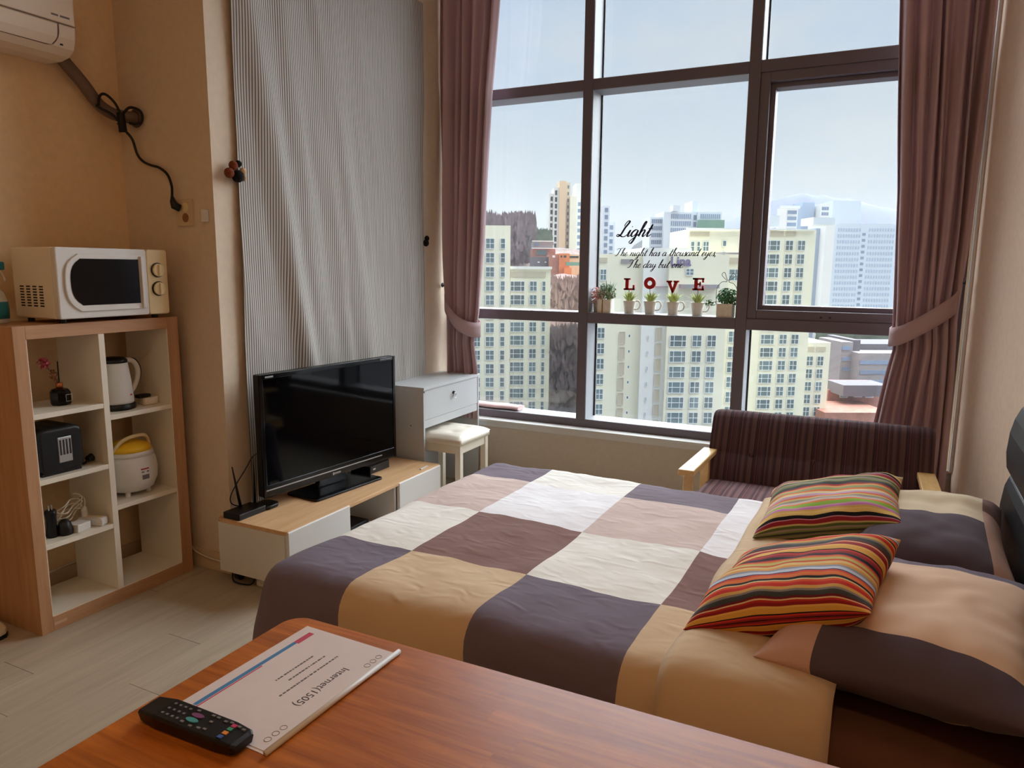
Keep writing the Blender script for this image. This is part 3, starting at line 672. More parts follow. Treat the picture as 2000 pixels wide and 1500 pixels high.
# ================================================================== shelf unit in the recess
XS0, XS1, SY0, SY1, SH = -.479, -.2026, -2.7143, -2.0143, 1.19
sh = thing('shelf_unit', 'oak framed open shelf unit with white inner shelves in the wall recess', 'shelf', (-.34, -2.364, 0))
for y0, y1 in ((SY0, SY0 + .046), (SY1 - .056, SY1)): B(XS0, XS1, y0, y1, 0, SH).build('side_panel', 'oak_v', sh, bevel=.0015)
B(XS0, XS1, SY0 + .046, SY1 - .056, SH - .05, SH).build('top_panel', 'oak', sh, bevel=.0015)
B(XS0, XS1, SY0 + .046, SY1 - .056, 0, .058).build('bottom_panel', 'oak', sh, bevel=.0015)
yl0, yl1, yd0, yd1 = SY0 + .046, SY1 - .056, -2.389, -2.364
for y in (yl0, yl1 - .003): B(XS0, XS1 - .002, y, y + .003, .061, SH - .05).build('inner_lining', 'offwhite', sh)
B(XS0, XS1 - .002, yl0 + .003, yl1 - .003, .058, .061).build('inner_lining', 'offwhite', sh)
B(XS0, XS1 - .002, yd0, yd1, .061, SH - .05).build('divider', 'offwhite', sh, bevel=.001)
ZL, ZR = (.858, .604, .348), (.803, .418)
for z in ZL: B(XS0, XS1 - .003, yl0 + .003, yd0, z - .02, z).build('shelf', 'offwhite', sh, bevel=.001)
for z in ZR: B(XS0, XS1 - .003, yd1, yl1 - .003, z - .02, z).build('shelf', 'offwhite', sh, bevel=.001)
mat('sticker', (206, 170, 140), .6)
B(XS1, XS1 + .0006, -2.665, -2.615, .022, .033).build('sticker', 'sticker', sh)

# microwave
mw = thing('microwave', 'cream microwave oven with two round dials on top of the shelf unit', 'microwave', (-.3, -2.315, SH))
y0, y1, z0, z1 = -2.555, -2.075, SH + .018, SH + .288
B(-.447, -.20, y0, y1, z0, z1).build('body', 'offwhite', mw, bevel=.006)
yd = -2.172
MB().rbox(-.20, -.172, y0, yd - .001, z0, z1, .01, 3, 0).build('door', 'white', mw, bevel=.005)
def rr(y0, y1, z0, z1, bulge, n=10, r=.03):
    """door window outline, left side bowed"""
    pts = []
    for k in range(n + 1):
        t = k / n; zz = z0 + (z1 - z0) * t; pts.append((y0 + r * (2 * t - 1) ** 4 - bulge * (1 - (2 * t - 1) ** 2) + bulge, zz))
    return [(y1, z0), (y1, z1)] + pts[::-1]
fr = MB(); fr.prism(rr(-2.528, -2.196, z0 + .026, z1 - .024, .012, 12, .045), 0, -.173, -.165); dfr = fr.build('door_frame', 'white', mw, bevel=.003)
MB().prism(rr(-2.507, -2.218, z0 + .050, z1 - .042, .012, 12, .03), 0, -.166, -.1635).build('door_glass', 'black_gloss', mw)
MB().prism([(-.172, -2.196), (-.154, -2.200), (-.154, -2.212), (-.166, -2.216), (-.172, -2.216)], 2, z0 + .03, z1 - .03).build('handle', 'white', mw, bevel=.002)
MB().rbox(-.20, -.172, yd, y1, z0, z1, .01, 3, 0).build('control_panel', 'cream_plastic', mw, bevel=.004)
for z in (z0 + .185, z0 + .107):
    k = MB().cyl((-.172, -2.125, z), (-.168, -2.125, z), .031, 28); ring = k.build('dial_scale', 'dark_grey', mw)
    MB().cyl((-.1685, -2.125, z), (-.158, -2.125, z), .027, 28).build('dial', 'cream_plastic', mw, bevel=.003)
    B(-.159, -.150, -2.130, -2.120, z - .024, z + .024).build('dial_grip', 'cream_plastic', mw, bevel=.002)
for i in range(4):
    for j in range(8): B(-.405 + i * .040, -.405 + i * .040 + .024, y0 - .0008, y0 + .0005, z0 + .045 + j * .0105, z0 + .0505 + j * .0105).build('vent_slot', 'black', mw)
for x in (-.42, -.22):
    for y in (y0 + .04, y1 - .04): MB().cyl((x, y, SH), (x, y, z0), .012, 10).build('foot', 'black', mw)
# spray bottle
sb = thing('spray_bottle', 'white spray bottle with blue label beside the microwave at the left edge', 'bottle', (-.41, -2.655, SH))
MB().lathe([(.046, 0), (.05, .006), (.052, .05), (.05, .085), (.040, .115), (.022, .14), (.015, .155), (.015, .17)], (-.41, -2.655, SH), 20, .65, 1).build('body', 'white', sb, smooth=True)
MB().lathe([(.0525, .018), (.0538, .05), (.0518, .082)], (-.41, -2.655, SH), 20, .66, 1.0).build('label_band', 'teal', sb, smooth=True)
MB().lathe([(.016, .168), (.017, .2), (.012, .205)], (-.41, -2.655, SH), 14).build('cap', 'teal', sb, smooth=True)
B(-.42, -.40, -2.675, -2.605, SH + .2, SH + .232).build('trigger_head', 'teal', sb, bevel=.005)
MB().tube(cat_rom([(-.41, -2.625, SH + .2), (-.41, -2.612, SH + .185), (-.41, -2.605, SH + .16)], 4), .004, 6).build('trigger', 'white', sb)
# reed diffuser
dc = (-.325, -2.487, ZL[0])
df = thing('reed_diffuser', 'black faceted diffuser bottle with a dried rose and one reed', 'diffuser', dc)
MB().lathe([(.034, 0), (.038, .008), (.038, .052), (.030, .064), (.014, .068)], dc, 8).build('bottle', 'black_gloss', df, bevel=.002)
MB().lathe([(.0125, .066), (.0125, .088), (.010, .09)], dc, 14).build('collar', 'copper', df, smooth=True)
lb = ringframe(0, .026, 0, .0006, 0, .028, .0016)
o = lb.build('label_outline', 'silver', df); o.location = Vector((dc[0] + .0372, dc[1] + .012, dc[2] + .016)) - WL[df.name]; o.rotation_euler = (0, 0, R_(90))
MB().cyl((dc[0], dc[1], dc[2] + .06), (dc[0] - .003, dc[1] + .002, dc[2] + .175), .0022, 6).build('reed', 'black', df)
MB().tube(cat_rom([(dc[0], dc[1], dc[2] + .06), (dc[0], dc[1] - .012, dc[2] + .11), (dc[0], dc[1] - .045, dc[2] + .16)], 5), .0018, 6).build('stem', 'stem', df)
def tuft(c, n, l0, l1, spread, w, up=1.0, seed=0, curl=.4):
    rnd = random.Random(seed); mb = MB()
    for k in range(n):
        a = rnd.uniform(0, 6.283); sp = rnd.uniform(.1, 1) * spread; l = rnd.uniform(l0, l1)
        d = Vector((math.cos(a) * sp, math.sin(a) * sp, up)).normalized(); s = Vector((-math.sin(a), math.cos(a), 0)) * w
        p0 = Vector(c) + Vector((math.cos(a), math.sin(a), 0)) * rnd.uniform(0, .3) * l0; p1 = p0 + d * l * .6; p2 = p0 + d * l + Vector((d.x, d.y, -.4)) * l * curl * .5
        mb.add([p0 - s * .6, p0 + s * .6, p1 - s, p1 + s, p2], [(0, 1, 3, 2), (2, 3, 4)])
    return mb
def leaves(c, rx, ry, rz, n, size, seed=0):
    rnd = random.Random(seed); mb = MB()
    for k in range(n):
        while True:
            p = Vector((rnd.uniform(-1, 1), rnd.uniform(-1, 1), rnd.uniform(-1, 1)))
            if p.length < 1: break
        nrm = (p + Vector((rnd.uniform(-.6, .6), rnd.uniform(-.6, .6), rnd.uniform(-.2, .9)))).normalized(); t = nrm.orthogonal().normalized(); b = nrm.cross(t); a = rnd.uniform(0, 6.28)
        t, b = t * math.cos(a) + b * math.sin(a), b * math.cos(a) - t * math.sin(a); s = size * rnd.uniform(.6, 1.2)
        q = Vector((c[0] + p.x * rx, c[1] + p.y * ry, c[2] + p.z * rz))
        mb.add([q - t * s, q + b * s * .45 + nrm * s * .15, q + t * s, q - b * s * .45 + nrm * s * .15], [(0, 1, 2, 3)])
    return mb
leaves((dc[0], dc[1] - .052, dc[2] + .178), .018, .026, .022, 70, .011, 3).build('rose_head', 'rose', df)
leaves((dc[0], dc[1] - .018, dc[2] + .122), .012, .016, .024, 26, .012, 4).build('dry_leaves', 'dry_leaf', df)
# kettle
kc = (-.315, -2.255, ZR[0]); ke = thing('electric_kettle', 'white electric kettle with black lid and base on the upper right shelf', 'kettle', kc)
MB().lathe([(.07, 0), (.074, .006), (.072, .022), (.066, .026)], kc, 28).build('base', 'black', ke, smooth=True)
MB().lathe([(.066, .026), (.068, .035), (.062, .12), (.054, .19), (.052, .2)], kc, 28).build('body', 'white', ke, smooth=True)
MB().lathe([(.053, .2), (.052, .212), (.040, .222), (.012, .226)], kc, 28).build('lid', 'black', ke, smooth=True)
hd = cat_rom([(kc[0], kc[1] + .045, kc[2] + .205), (kc[0], kc[1] + .085, kc[2] + .20), (kc[0], kc[1] + .108, kc[2] + .165), (kc[0], kc[1] + .105, kc[2] + .12), (kc[0], kc[1] + .08, kc[2] + .075), (kc[0], kc[1] + .06, kc[2] + .06)], 6)
MB().tube(hd, .011, 10).build('handle', 'white', ke, smooth=True)
MB().tube([(p.x, p.y + .009, p.z + .003) for p in hd[3:-4]], .007, 8).build('handle_grip', 'black', ke, smooth=True)
mt = MB(); o = mt.add([(kc[0] + .066 * math.cos(a) + .0008, kc[1] + .066 * math.sin(a), kc[2] + z) for a in (.30, .42, .54) for z in (.060, .066)], [(0, 2, 3, 1), (2, 4, 5, 3)]).build('brand_mark', 'red', ke)
# charger puck
ac = (-.30, -2.105, ZR[0]); pk = thing('charger_puck', 'white rounded charger with a black plug lying beside the kettle', 'charger', ac)
MB().rbox(ac[0] - .03, ac[0] + .03, ac[1] - .045, ac[1] + .030, ac[2], ac[2] + .032, .024, 5, 2).build('casing', 'offwhite', pk, bevel=.004)
B(ac[0] - .018, ac[0] + .018, ac[1] - .065, ac[1] - .005, ac[2] + .032, ac[2] + .048).build('plug', 'black', pk, bevel=.006)
# toaster
tc_ = (-.31, -2.545, ZL[1]); to = thing('toaster', 'black toaster with a silver slotted panel on the second left shelf', 'toaster', tc_)
MB().rbox(tc_[0] - .115, tc_[0] + .08, tc_[1] - .10, tc_[1] + .075, tc_[2] + .008, tc_[2] + .185, .03, 6, 0).build('body', 'black', to, bevel=.012, seg=3)
B(tc_[0] - .10, tc_[0] + .07, tc_[1] - .09, tc_[1] + .065, tc_[2], tc_[2] + .012).build('base', 'black', to)
B(tc_[0] + .078, tc_[0] + .083, tc_[1] - .028, tc_[1] + .026, tc_[2] + .045, tc_[2] + .145).build('panel', 'silver', to, bevel=.002)
for k in range(4): B(tc_[0] + .082, tc_[0] + .0845, tc_[1] - .022 + k * .0125, tc_[1] - .016 + k * .0125, tc_[2] + .075, tc_[2] + .135).build('slot', 'dark_grey', to)
for k in (-.03, .025): B(tc_[0] - .10, tc_[0] + .06, tc_[1] + k - .012, tc_[1] + k + .012, tc_[2] + .1845, tc_[2] + .186).build('bread_slot', 'dark_grey', to)
MB().tube(cat_rom([(tc_[0] - .02, tc_[1] + .07, tc_[2] + .02), (tc_[0] + .03, tc_[1] + .095, tc_[2] + .008), (tc_[0] + .03, tc_[1] + .115, tc_[2] + .014), (tc_[0] + .028, tc_[1] + .125, tc_[2] + .02)], 5), .005, 8).build('cord', 'cable_black', to, smooth=True)
MB().tube([(tc_[0] + .028, tc_[1] + .118, tc_[2] + .02), (tc_[0] + .025, tc_[1] + .14, tc_[2] + .024)], [.012, .017], 12).build('plug', 'black', to)
# rice cooker
rc = (-.325, -2.215, ZR[1]); ri = thing('rice_cooker', 'small white rice cooker with a yellow lid on the middle right shelf', 'rice cooker', rc)
MB().lathe([(.075, .018), (.095, .03), (.112, .07), (.115, .11), (.110, .15), (.102, .175)], rc, 32).build('body', 'white', ri, smooth=True)
MB().lathe([(.103, .175), (.100, .19), (.085, .215), (.05, .23), (.01, .234)], rc, 32).build('lid', 'white', ri, smooth=True)
MB().lathe([(.098, .196), (.0865, .217), (.05, .233), (.01, .237)], rc, 32).build('lid_top', 'yellow', ri, smooth=True)
MB().tube(cat_rom([(rc[0] + .02, rc[1] - .098, rc[2] + .19), (rc[0] + .045, rc[1] - .06, rc[2] + .245), (rc[0] + .055, rc[1] + .0, rc[2] + .262), (rc[0] + .045, rc[1] + .06, rc[2] + .25), (rc[0] + .02, rc[1] + .09, rc[2] + .20)], 6), [.008] * 25, 8).build('handle', 'cream_plastic', ri, smooth=True)
for a in (45, 135, 225, 315): MB().cyl((rc[0] + .07 * math.cos(R_(a)), rc[1] + .07 * math.sin(R_(a)), rc[2]), (rc[0] + .07 * math.cos(R_(a)), rc[1] + .07 * math.sin(R_(a)), rc[2] + .025), .011, 10).build('foot', 'white', ri)
def patch(par, name, m, a0, a1, z0, z1, r):
    n_ = 5; mb = MB(); mb.grid([(rc[0] + r * math.cos(a0 + (a1 - a0) * i / n_), rc[1] + r * math.sin(a0 + (a1 - a0) * i / n_), rc[2] + z) for i in range(n_ + 1) for z in (z0, z1)], n_ + 1, 2); return mb.build(name, m, par)
patch(ri, 'brand_mark', 'red', -.22, .10, .121, .127, .1165); patch(ri, 'lamp_mark', 'print_grey', -.20, -.10, .108, .114, .1165); patch(ri, 'lamp_mark', 'print_grey', 0, .1, .108, .114, .1165); patch(ri, 'switch', 'print_grey', -.18, .1, .078, .098, .1162)
# chargers on the third shelf
z3 = ZL[2]
bl = thing('small_gadget', 'black upright gadget on the third left shelf among chargers', 'gadget', (-.28, -2.59, z3))
MB().lathe([(.022, 0), (.024, .01), (.018, .05), (.019, .08), (.022, .1), (.02, .108)], (-.28, -2.595, z3), 16).build('body', 'black', bl, smooth=True)
MB().lathe([(.026, 0), (.03, .015), (.022, .05), (.01, .062)], (-.262, -2.555, z3), 14).build('bulb', 'black', bl, smooth=True)
for dy in (-.006, .006): MB().cyl((-.28, -2.595 + dy, z3 + .106), (-.28, -2.595 + dy, z3 + .128), .0022, 6).build('pin', 'silver', bl)
bx_ = thing('power_adapter', 'white square power adapter on the third left shelf', 'adapter', (-.262, -2.50, z3), R_(12), local=True)
B(-.03, .03, -.032, .032, 0, .032).build('casing', 'white', bx_, bevel=.003)
ps = thing('power_strip', 'white power strip with an upright plug on the third left shelf', 'power strip', (-.275, -2.435, z3), R_(20), local=True)
MB().rbox(-.05, .06, -.02, .02, 0, .034, .01, 3, 1).build('casing', 'white', ps, bevel=.004)
for k in (-.02, .03): MB().cyl((k, 0, .034), (k, 0, .0346), .014, 16).build('socket', 'cream_plastic', ps)
MB().tube([(-.03, 0, .034), (-.03, 0, .06), (-.03, .004, .075)], [.013, .012, .006], 12).build('plug', 'white', ps)
MB().tube(cat_rom([(-.03, .004, .075), (-.03, .008, .1), (-.045, .012, .115), (-.07, .01, .1)], 5), .003, 6).build('lead', 'cable_white', ps, smooth=True)
cb = MB()
pts = [(-.33 + .012 * math.sin(t * 3.1) + .004 * t / 3, -2.50 + .055 * math.cos(t) * (1 - .01 * t), z3 + .012 + .0035 * t + .028 * (1 + math.sin(t + .6))) for t in np.arange(0, 6.28 * 3.2, .35)]
one('white_cable', cb.tube(pts, .003, 6), 'cable_white', 'coil of white cable behind the power adapter on the third left shelf', 'cable', smooth=True)
one('wall_cable', MB().tube(cat_rom([(-.30, -1.985, .24), (-.262, -1.98, .12), (-.235, -1.98, .085), (-.19, -1.98, .068), (-.13, -1.98, .06), (-.07, -1.98, .058), (-.02, -1.978, .05)], 6), .0035, 6), 'cable_white', 'white cable running down the wall between shelf unit and television bench', 'cable', smooth=True)
one('back_cable', MB().tube(cat_rom([(-.535, -2.68, .075), (-.535, -2.55, .09), (-.535, -2.40, .105), (-.535, -2.2, .11)], 5), .004, 6), 'cable_white', 'white cable seen on the wall through the lowest left compartment', 'cable', smooth=True)
sl_ = thing('floor_pad', 'flat cream rounded pad on the floor beside the shelf unit at the left edge', 'pad', (-.42, -2.83, 0))
def oval(cx, cy, a, b, n=20): return [(cx + a * math.copysign(abs(math.cos(t)) ** .8, math.cos(t)), cy + b * math.copysign(abs(math.sin(t)) ** .8, math.sin(t))) for t in np.linspace(0, 2 * math.pi, n, endpoint=False)]
MB().prism(oval(-.43, -2.80, .12, .05), 2, 0, .012).build('sole', 'black', sl_); MB().prism(oval(-.43, -2.80, .118, .048), 2, .012, .034).build('upper', 'offwhite', sl_, bevel=.006)

# ================================================================== air conditioner, pipe, cord, sockets
acn = thing('air_conditioner', 'cream wall mounted air conditioner at the top left corner', 'air conditioner', (-.46, -2.7, 2.22))
yr = -2.275; yl = -3.05
pf = [(-.56, 2.225), (-.46, 2.222), (-.405, 2.232), (-.375, 2.255), (-.362, 2.29), (-.358, 2.335), (-.356, 2.50), (-.37, 2.515), (-.56, 2.52)]
MB().prism(pf, 1, yl, yr).build('body', 'ac_white', acn, bevel=.006, seg=3)
MB().box(-.358, -.3535, yl + .004, yr - .006, 2.342, 2.50).build('front_panel', 'ac_white', acn, bevel=.003)
lv = [(-.3575, 2.336), (-.3545, 2.334), (-.3595, 2.285), (-.373, 2.255), (-.376, 2.258), (-.362, 2.29)]
MB().prism(lv, 1, yl + .07, yr - .075).build('louver', 'ac_white', acn, bevel=.001)
for k, (ya, yb) in enumerate(((-2.372, -2.345), (-2.338, -2.300))): B(-.3535, -.3530, ya, yb, 2.362, 2.369).build('lettering', 'print_grey', acn)
B(-.372, -.368, -2.335, -2.325, 2.262, 2.268).build('indicator', 'dark_grey', acn)
pp = cat_rom([(-.515, -2.285, 2.30), (-.512, -2.235, 2.245), (-.508, -2.165, 2.175), (-.505, -2.10, 2.10), (-.49, -2.05, 2.068), (-.462, -2.01, 2.06), (-.445, -1.962, 2.06)], 6)
MB().tube(cat_rom([(-.3575, yl + .05, 2.336), (-.3535, yr - .30, 2.3385), (-.3535, yr - .07, 2.3385), (-.3535, yr - .004, 2.3385)], 4), .0014, 5).build('seam', 'pipe', acn)
MB().tube(cat_rom([(-.3545, yr - .072, 2.336), (-.358, yr - .073, 2.295), (-.368, yr - .085, 2.266), (-.376, yr - .105, 2.256), (-.377, yr - .2, 2.2555), (-.377, yl + .08, 2.2555)], 5), .0026, 5).build('louver_gap', 'pipe', acn)
pi = thing('refrigerant_pipe', 'brown taped pipe bending from the air conditioner into the wall', 'pipe', (-.5, -2.13, 2.06))
MB().tube(pp, .026, 12).build('pipe_wrap', 'pipe', pi, smooth=True)
MB().tube([(-.445 + .034 * math.cos(q * math.pi / 8), -1.966, 2.06 + .034 * math.sin(q * math.pi / 8)) for q in range(16)], .008, 6, closed=True).build('wall_collar', 'pipe', pi, smooth=True)
co = MB().tube(cat_rom([(-.478, -2.035, 2.03), (-.47, -2.005, 2.0), (-.455, -1.985, 1.965), (-.44, -1.978, 1.905), (-.41, -1.975, 1.872), (-.36, -1.975, 1.852), (-.305, -1.976, 1.838), (-.25, -1.98, 1.805), (-.222, -1.985, 1.755), (-.218, -1.99, 1.71)], 6), 0.0058, 8).build('power_cord', 'cable_black', acn, smooth=True)
MB().tube(cat_rom([(-.47, -2.125, 2.085), (-.462, -2.12, 2.125), (-.458, -2.095, 2.135), (-.45, -2.06, 2.105), (-.448, -2.04, 2.06), (-.452, -2.045, 2.035), (-.462, -2.075, 2.06), (-.47, -2.115, 2.075), (-.475, -2.135, 2.085)], 6), 0.0058, 8).build('knot', 'cable_black', co, smooth=True)
MB().tube(cat_rom([(-.448, -2.03, 2.065), (-.425, -2.01, 2.095), (-.395, -1.985, 2.085), (-.385, -1.98, 2.055), (-.40, -1.985, 2.03), (-.435, -2.01, 2.03)], 6), 0.0058, 8).build('loop', 'cable_black', co, smooth=True)
MB().cyl((-.448, -2.04, 2.07), (-.452, -2.03, 1.99), .017, 10).build('tie', 'cable_black', co, smooth=True)
MB().tube([(-.218, -1.99, 1.712), (-.214, -1.99, 1.69), (-.208, -1.988, 1.672), (-.19, -1.975, 1.66)], [.006, .013, .018, .016], 12).build('plug', 'black', co, smooth=True)
wo_ = thing('wall_socket', 'cream double wall socket on the recess return wall', 'socket', (-.165, -1.964, 1.58))
MB().rbox(-.222, -.122, -1.968, -1.96, 1.585, 1.70, .008, 3, 1).build('plate', 'base', wo_, bevel=.002)
for z in (1.665, 1.62): MB().cyl((-.168, -1.9685, z), (-.168, -1.966, z), .02, 18).build('socket', 'cream_plastic' if z > 1.64 else 'dry_leaf', wo_)
one('aerial_socket', MB().box(-.055, -.032, -1.985, -1.96, 1.60, 1.652), 'white', 'small white upright switch on the wall beside the socket', 'switch', bevel=.003)
# little clips holding the striped cloth
mat('fur_brown', (120, 60, 30), .95, bump=.8, bscale=200); mat('fur_black', (16, 14, 14), .95, bump=.8, bscale=200); mat('fur_cream', (206, 176, 140), .95, bump=.8, bscale=200)
dl = thing('plush_clip', 'small plush puppet clip in black and brown at the left edge of the striped cloth', 'clip', (.03, -1.86, 1.78))
def ball(c, r, sx=1, sy=1, n=12): return MB().lathe([(max(.0005, r * math.sin(math.pi * k / 8)), -r * math.cos(math.pi * k / 8)) for k in range(9)], c, n, sx, sy)
ball((.035, -1.852, 1.80), .027).build('body', 'fur_black', dl, smooth=True); ball((.03, -1.895, 1.81), .022).build('arm', 'fur_brown', dl, smooth=True)
ball((.035, -1.875, 1.843), .020).build('head', 'fur_brown', dl, smooth=True); ball((.042, -1.853, 1.852), .015).build('cap', 'fur_black', dl, smooth=True); ball((.045, -1.832, 1.822), .016).build('snout', 'fur_cream', dl, smooth=True); ball((.04, -1.824, 1.795), .014, 1, .7).build('arm', 'fur_cream', dl, smooth=True)
d2 = thing('plush_clip', 'small dark clip at the right edge of the striped cloth', 'clip', (.03, -.345, 1.545))
ball((.03, -.348, 1.565), .022, .8, 1).build('body', 'fur_black', d2, smooth=True); ball((.035, -.345, 1.592), .018, .8, 1).build('head', 'fur_black', d2, smooth=True)
# wall lamp on the right wall
wlp = thing('wall_lamp', 'white bowl shaped wall lamp at the right edge of the photograph', 'lamp', (3.0, -2.3, 1.66))
Pp = []; n1, n2 = 9, 15
for i in range(n1):
    t = i / (n1 - 1); r_ = .24 * math.sin(math.pi / 2 * (.12 + .88 * t)) ; z = 1.66 + .165 * (1 - math.cos(math.pi / 2 * t)) ** .9
    for j in range(n2):
        a = math.pi / 2 + math.pi * j / (n2 - 1); Pp.append((3.062 + r_ * math.cos(a), -2.3 + r_ * math.sin(a), z))
MB().grid(Pp, n1, n2).build('bowl', 'white', wlp, smooth=True, solid=.012)
B(3.03, 3.21, -2.36, -2.24, 1.64, 1.80).build('bracket', 'white', wlp, bevel=.01)

# ================================================================== table in the foreground
tb = thing('dining_table', 'orange stained solid wood dining table in the foreground', 'table', (2.3, -3.62, 0))
tx0, tx1, ty0, ty1, tz = 1.592, 3.02, -4.0, -3.243, .74
rows = 12; hgt = (ty1 - ty0) / rows; random.seed(21)
tt = B(tx0 + .03, tx1 - .03, ty0 + .03, ty1 - .03, .712, .716).build('tabletop', 'table_wood', tb)
for r in range(rows):
    yb = ty1 - r * hgt; ya = yb - hgt; x = tx0 - random.uniform(0, .3)
    while x < tx1:
        l = random.uniform(.32, .62); a, b = max(x, tx0), min(x + l, tx1); x += l
        if b - a < .05: continue
        if r == 0 and a == tx0:
            rr_ = .04; pts = [(a + rr_ - rr_ * math.sin(q * math.pi / 16), yb - rr_ + rr_ * math.cos(q * math.pi / 16)) for q in range(9)]
            m_ = MB().prism([(b, yb)] + pts + [(a, ya), (b, ya)], 2, .716, tz)
        else: m_ = B(a, b, ya, yb, .716, tz)
        m_.build('stave', 'table_wood', tt)
for x in (tx0 + .05, tx1 - .11):
    for y in (ty0 + .05, ty1 - .11): B(x, x + .06, y, y + .06, 0, .712).build('leg', 'table_wood', tb, bevel=.004)
for b in ((tx0 + .11, tx1 - .11, ty0 + .06, ty0 + .08), (tx0 + .11, tx1 - .11, ty1 - .08, ty1 - .06), (tx0 + .06, tx0 + .08, ty0 + .11, ty1 - .11), (tx1 - .08, tx1 - .06, ty0 + .11, ty1 - .11)): B(*b, .63, .712).build('apron', 'table_wood', tb)
# information sheet in a clear file with a slide binder
pa = thing('information_sheet', 'printed information sheet in a clear file with a white slide binder', 'document', (1.748, -3.425, tz), R_(-1.5))
hw, hl = .103, .150
B(-hw - .004, hw, -hl - .003, hl + .003, 0, .0008).build('clear_cover', 'paper', pa)
mat('cover_edge', (206, 190, 182), .3); B(-hw + .006, hw - .002, -hl + .002, hl - .002, .0008, .0016).build('sheet', 'paper', pa)
zz_ = .0016
def ink(name, m, x0, x1, y0, y1): B(x0, x1, y0, y1, zz_, zz_ + .0003).build(name, m, pa)
ink('blue_line', 'print_blue', -hw + .018, -hw + .026, -hl + .03, hl - .055); ink('red_line', 'print_red', -hw + .0275, -hw + .030, -hl + .012, hl - .14); ink('red_block', 'print_red', -hw + .018, -hw + .030, hl - .055, hl - .015)
text_mesh('Internet(1505)', .0205, 'print_dark', 'heading', pa, (hw - .052, .073, zz_), (0, 0, R_(-90)), extrude=.0002)
for x, ya, yb in ((-.004, .085, .0), (.016, .095, -.04), (-.022, .075, -.01)):
    y = ya; rnd = random.Random(int(x * 1e4))
    while y > yb:
        l = rnd.uniform(.002, .007); ink('text_line', 'print_grey', x, x + .0032, y - l, y); y -= l + rnd.uniform(.001, .003)
for sgn in (1, -1):
    for k in range(3):
        cy = sgn * .112 + (k - 1) * .0155
        MB().tube([(hw - .021 + .0052 * math.cos(q * math.pi / 7), cy + .0052 * math.sin(q * math.pi / 7), zz_) for q in range(14)], .0005, 4, closed=True).build('ring_mark', 'print_grey', pa)
MB().tube([(hw + .002, -hl - .004, .0045), (hw + .002, hl + .006, .0045)], .0045, 12).build('slide_binder', 'white', pa, smooth=True)
# remote control
rm = thing('remote_control', 'black television remote control lying across the corner of the information sheet', 'remote control', (1.722, -3.590, tz + .002), rot=(0, 0, R_(1.5)))
mb = MB(); secs = [(-.098, .014, .004, .017), (-.094, .021, .002, .021), (-.06, .0245, .0, .024), (.06, .0245, .0, .021), (.088, .022, .002, .019), (.094, .018, .004, .016)]; P = []
for x, w, zl, zh in secs: P += [(x, -w, zh - .003), (x, -w + .003, zh), (x, w - .003, zh), (x, w, zh - .003), (x, w - .004, zl), (x, -w + .004, zl), (x, -w, zh - .003)]
mb.grid(P, 6, 7); mb.add(P[:6], [(0, 1, 2, 3, 4, 5)]); mb.add(P[35:41], [(5, 4, 3, 2, 1, 0)]); mb.build('casing', 'black', rm, bevel=.001)
mat('key_grey', (120, 118, 116), .5); mat('key_green', (60, 140, 110), .5); mat('key_orange', (220, 140, 60), .5); mat('key_blue', (60, 90, 150), .5); mat('key_pink', (190, 60, 100), .5); mat('key_purple', (120, 70, 110), .4); mat('key_teal', (70, 150, 150), .4)
def zt_(x): return .024 - .003 * (x + .06) / .12
def key(x, y, a, b, m, nm='key'):
    B(x - a, x + a, y - b, y + b, zt_(x) - .001, zt_(x) + .0012).build(nm, m, rm)
for x in (-.052, -.042, -.032, -.022):
    for y in (-.012, 0.0, .012): key(x + .002 * y, y, .002, .0016, 'key_grey')
for x, y in ((-.008, .015), (.02, .016), (.03, .016), (.046, .014), (-.01, -.014), (.008, -.016), (.022, -.014), (.032, -.012), (.028, .004), (.056, .016), (.072, .014), (.082, .012)): key(x, y, .003, .0016, 'key_grey')
for (y, m_) in ((.012, 'key_pink'), (.004, 'key_green'), (-.005, 'key_orange'), (-.014, 'key_blue')): key(.066 - .002, y, .0042, .0032, m_, 'colour_key')
for (y0_, m_) in ((.0055, 'key_purple'), (-.0055, 'key_teal')):
    MB().prism([(.0 + .0115 * math.cos(q * math.pi / 8), y0_ + .0045 * math.sin(q * math.pi / 8)) for q in range(16)], 2, .0215, .0238).build('rocker_key', m_, rm)

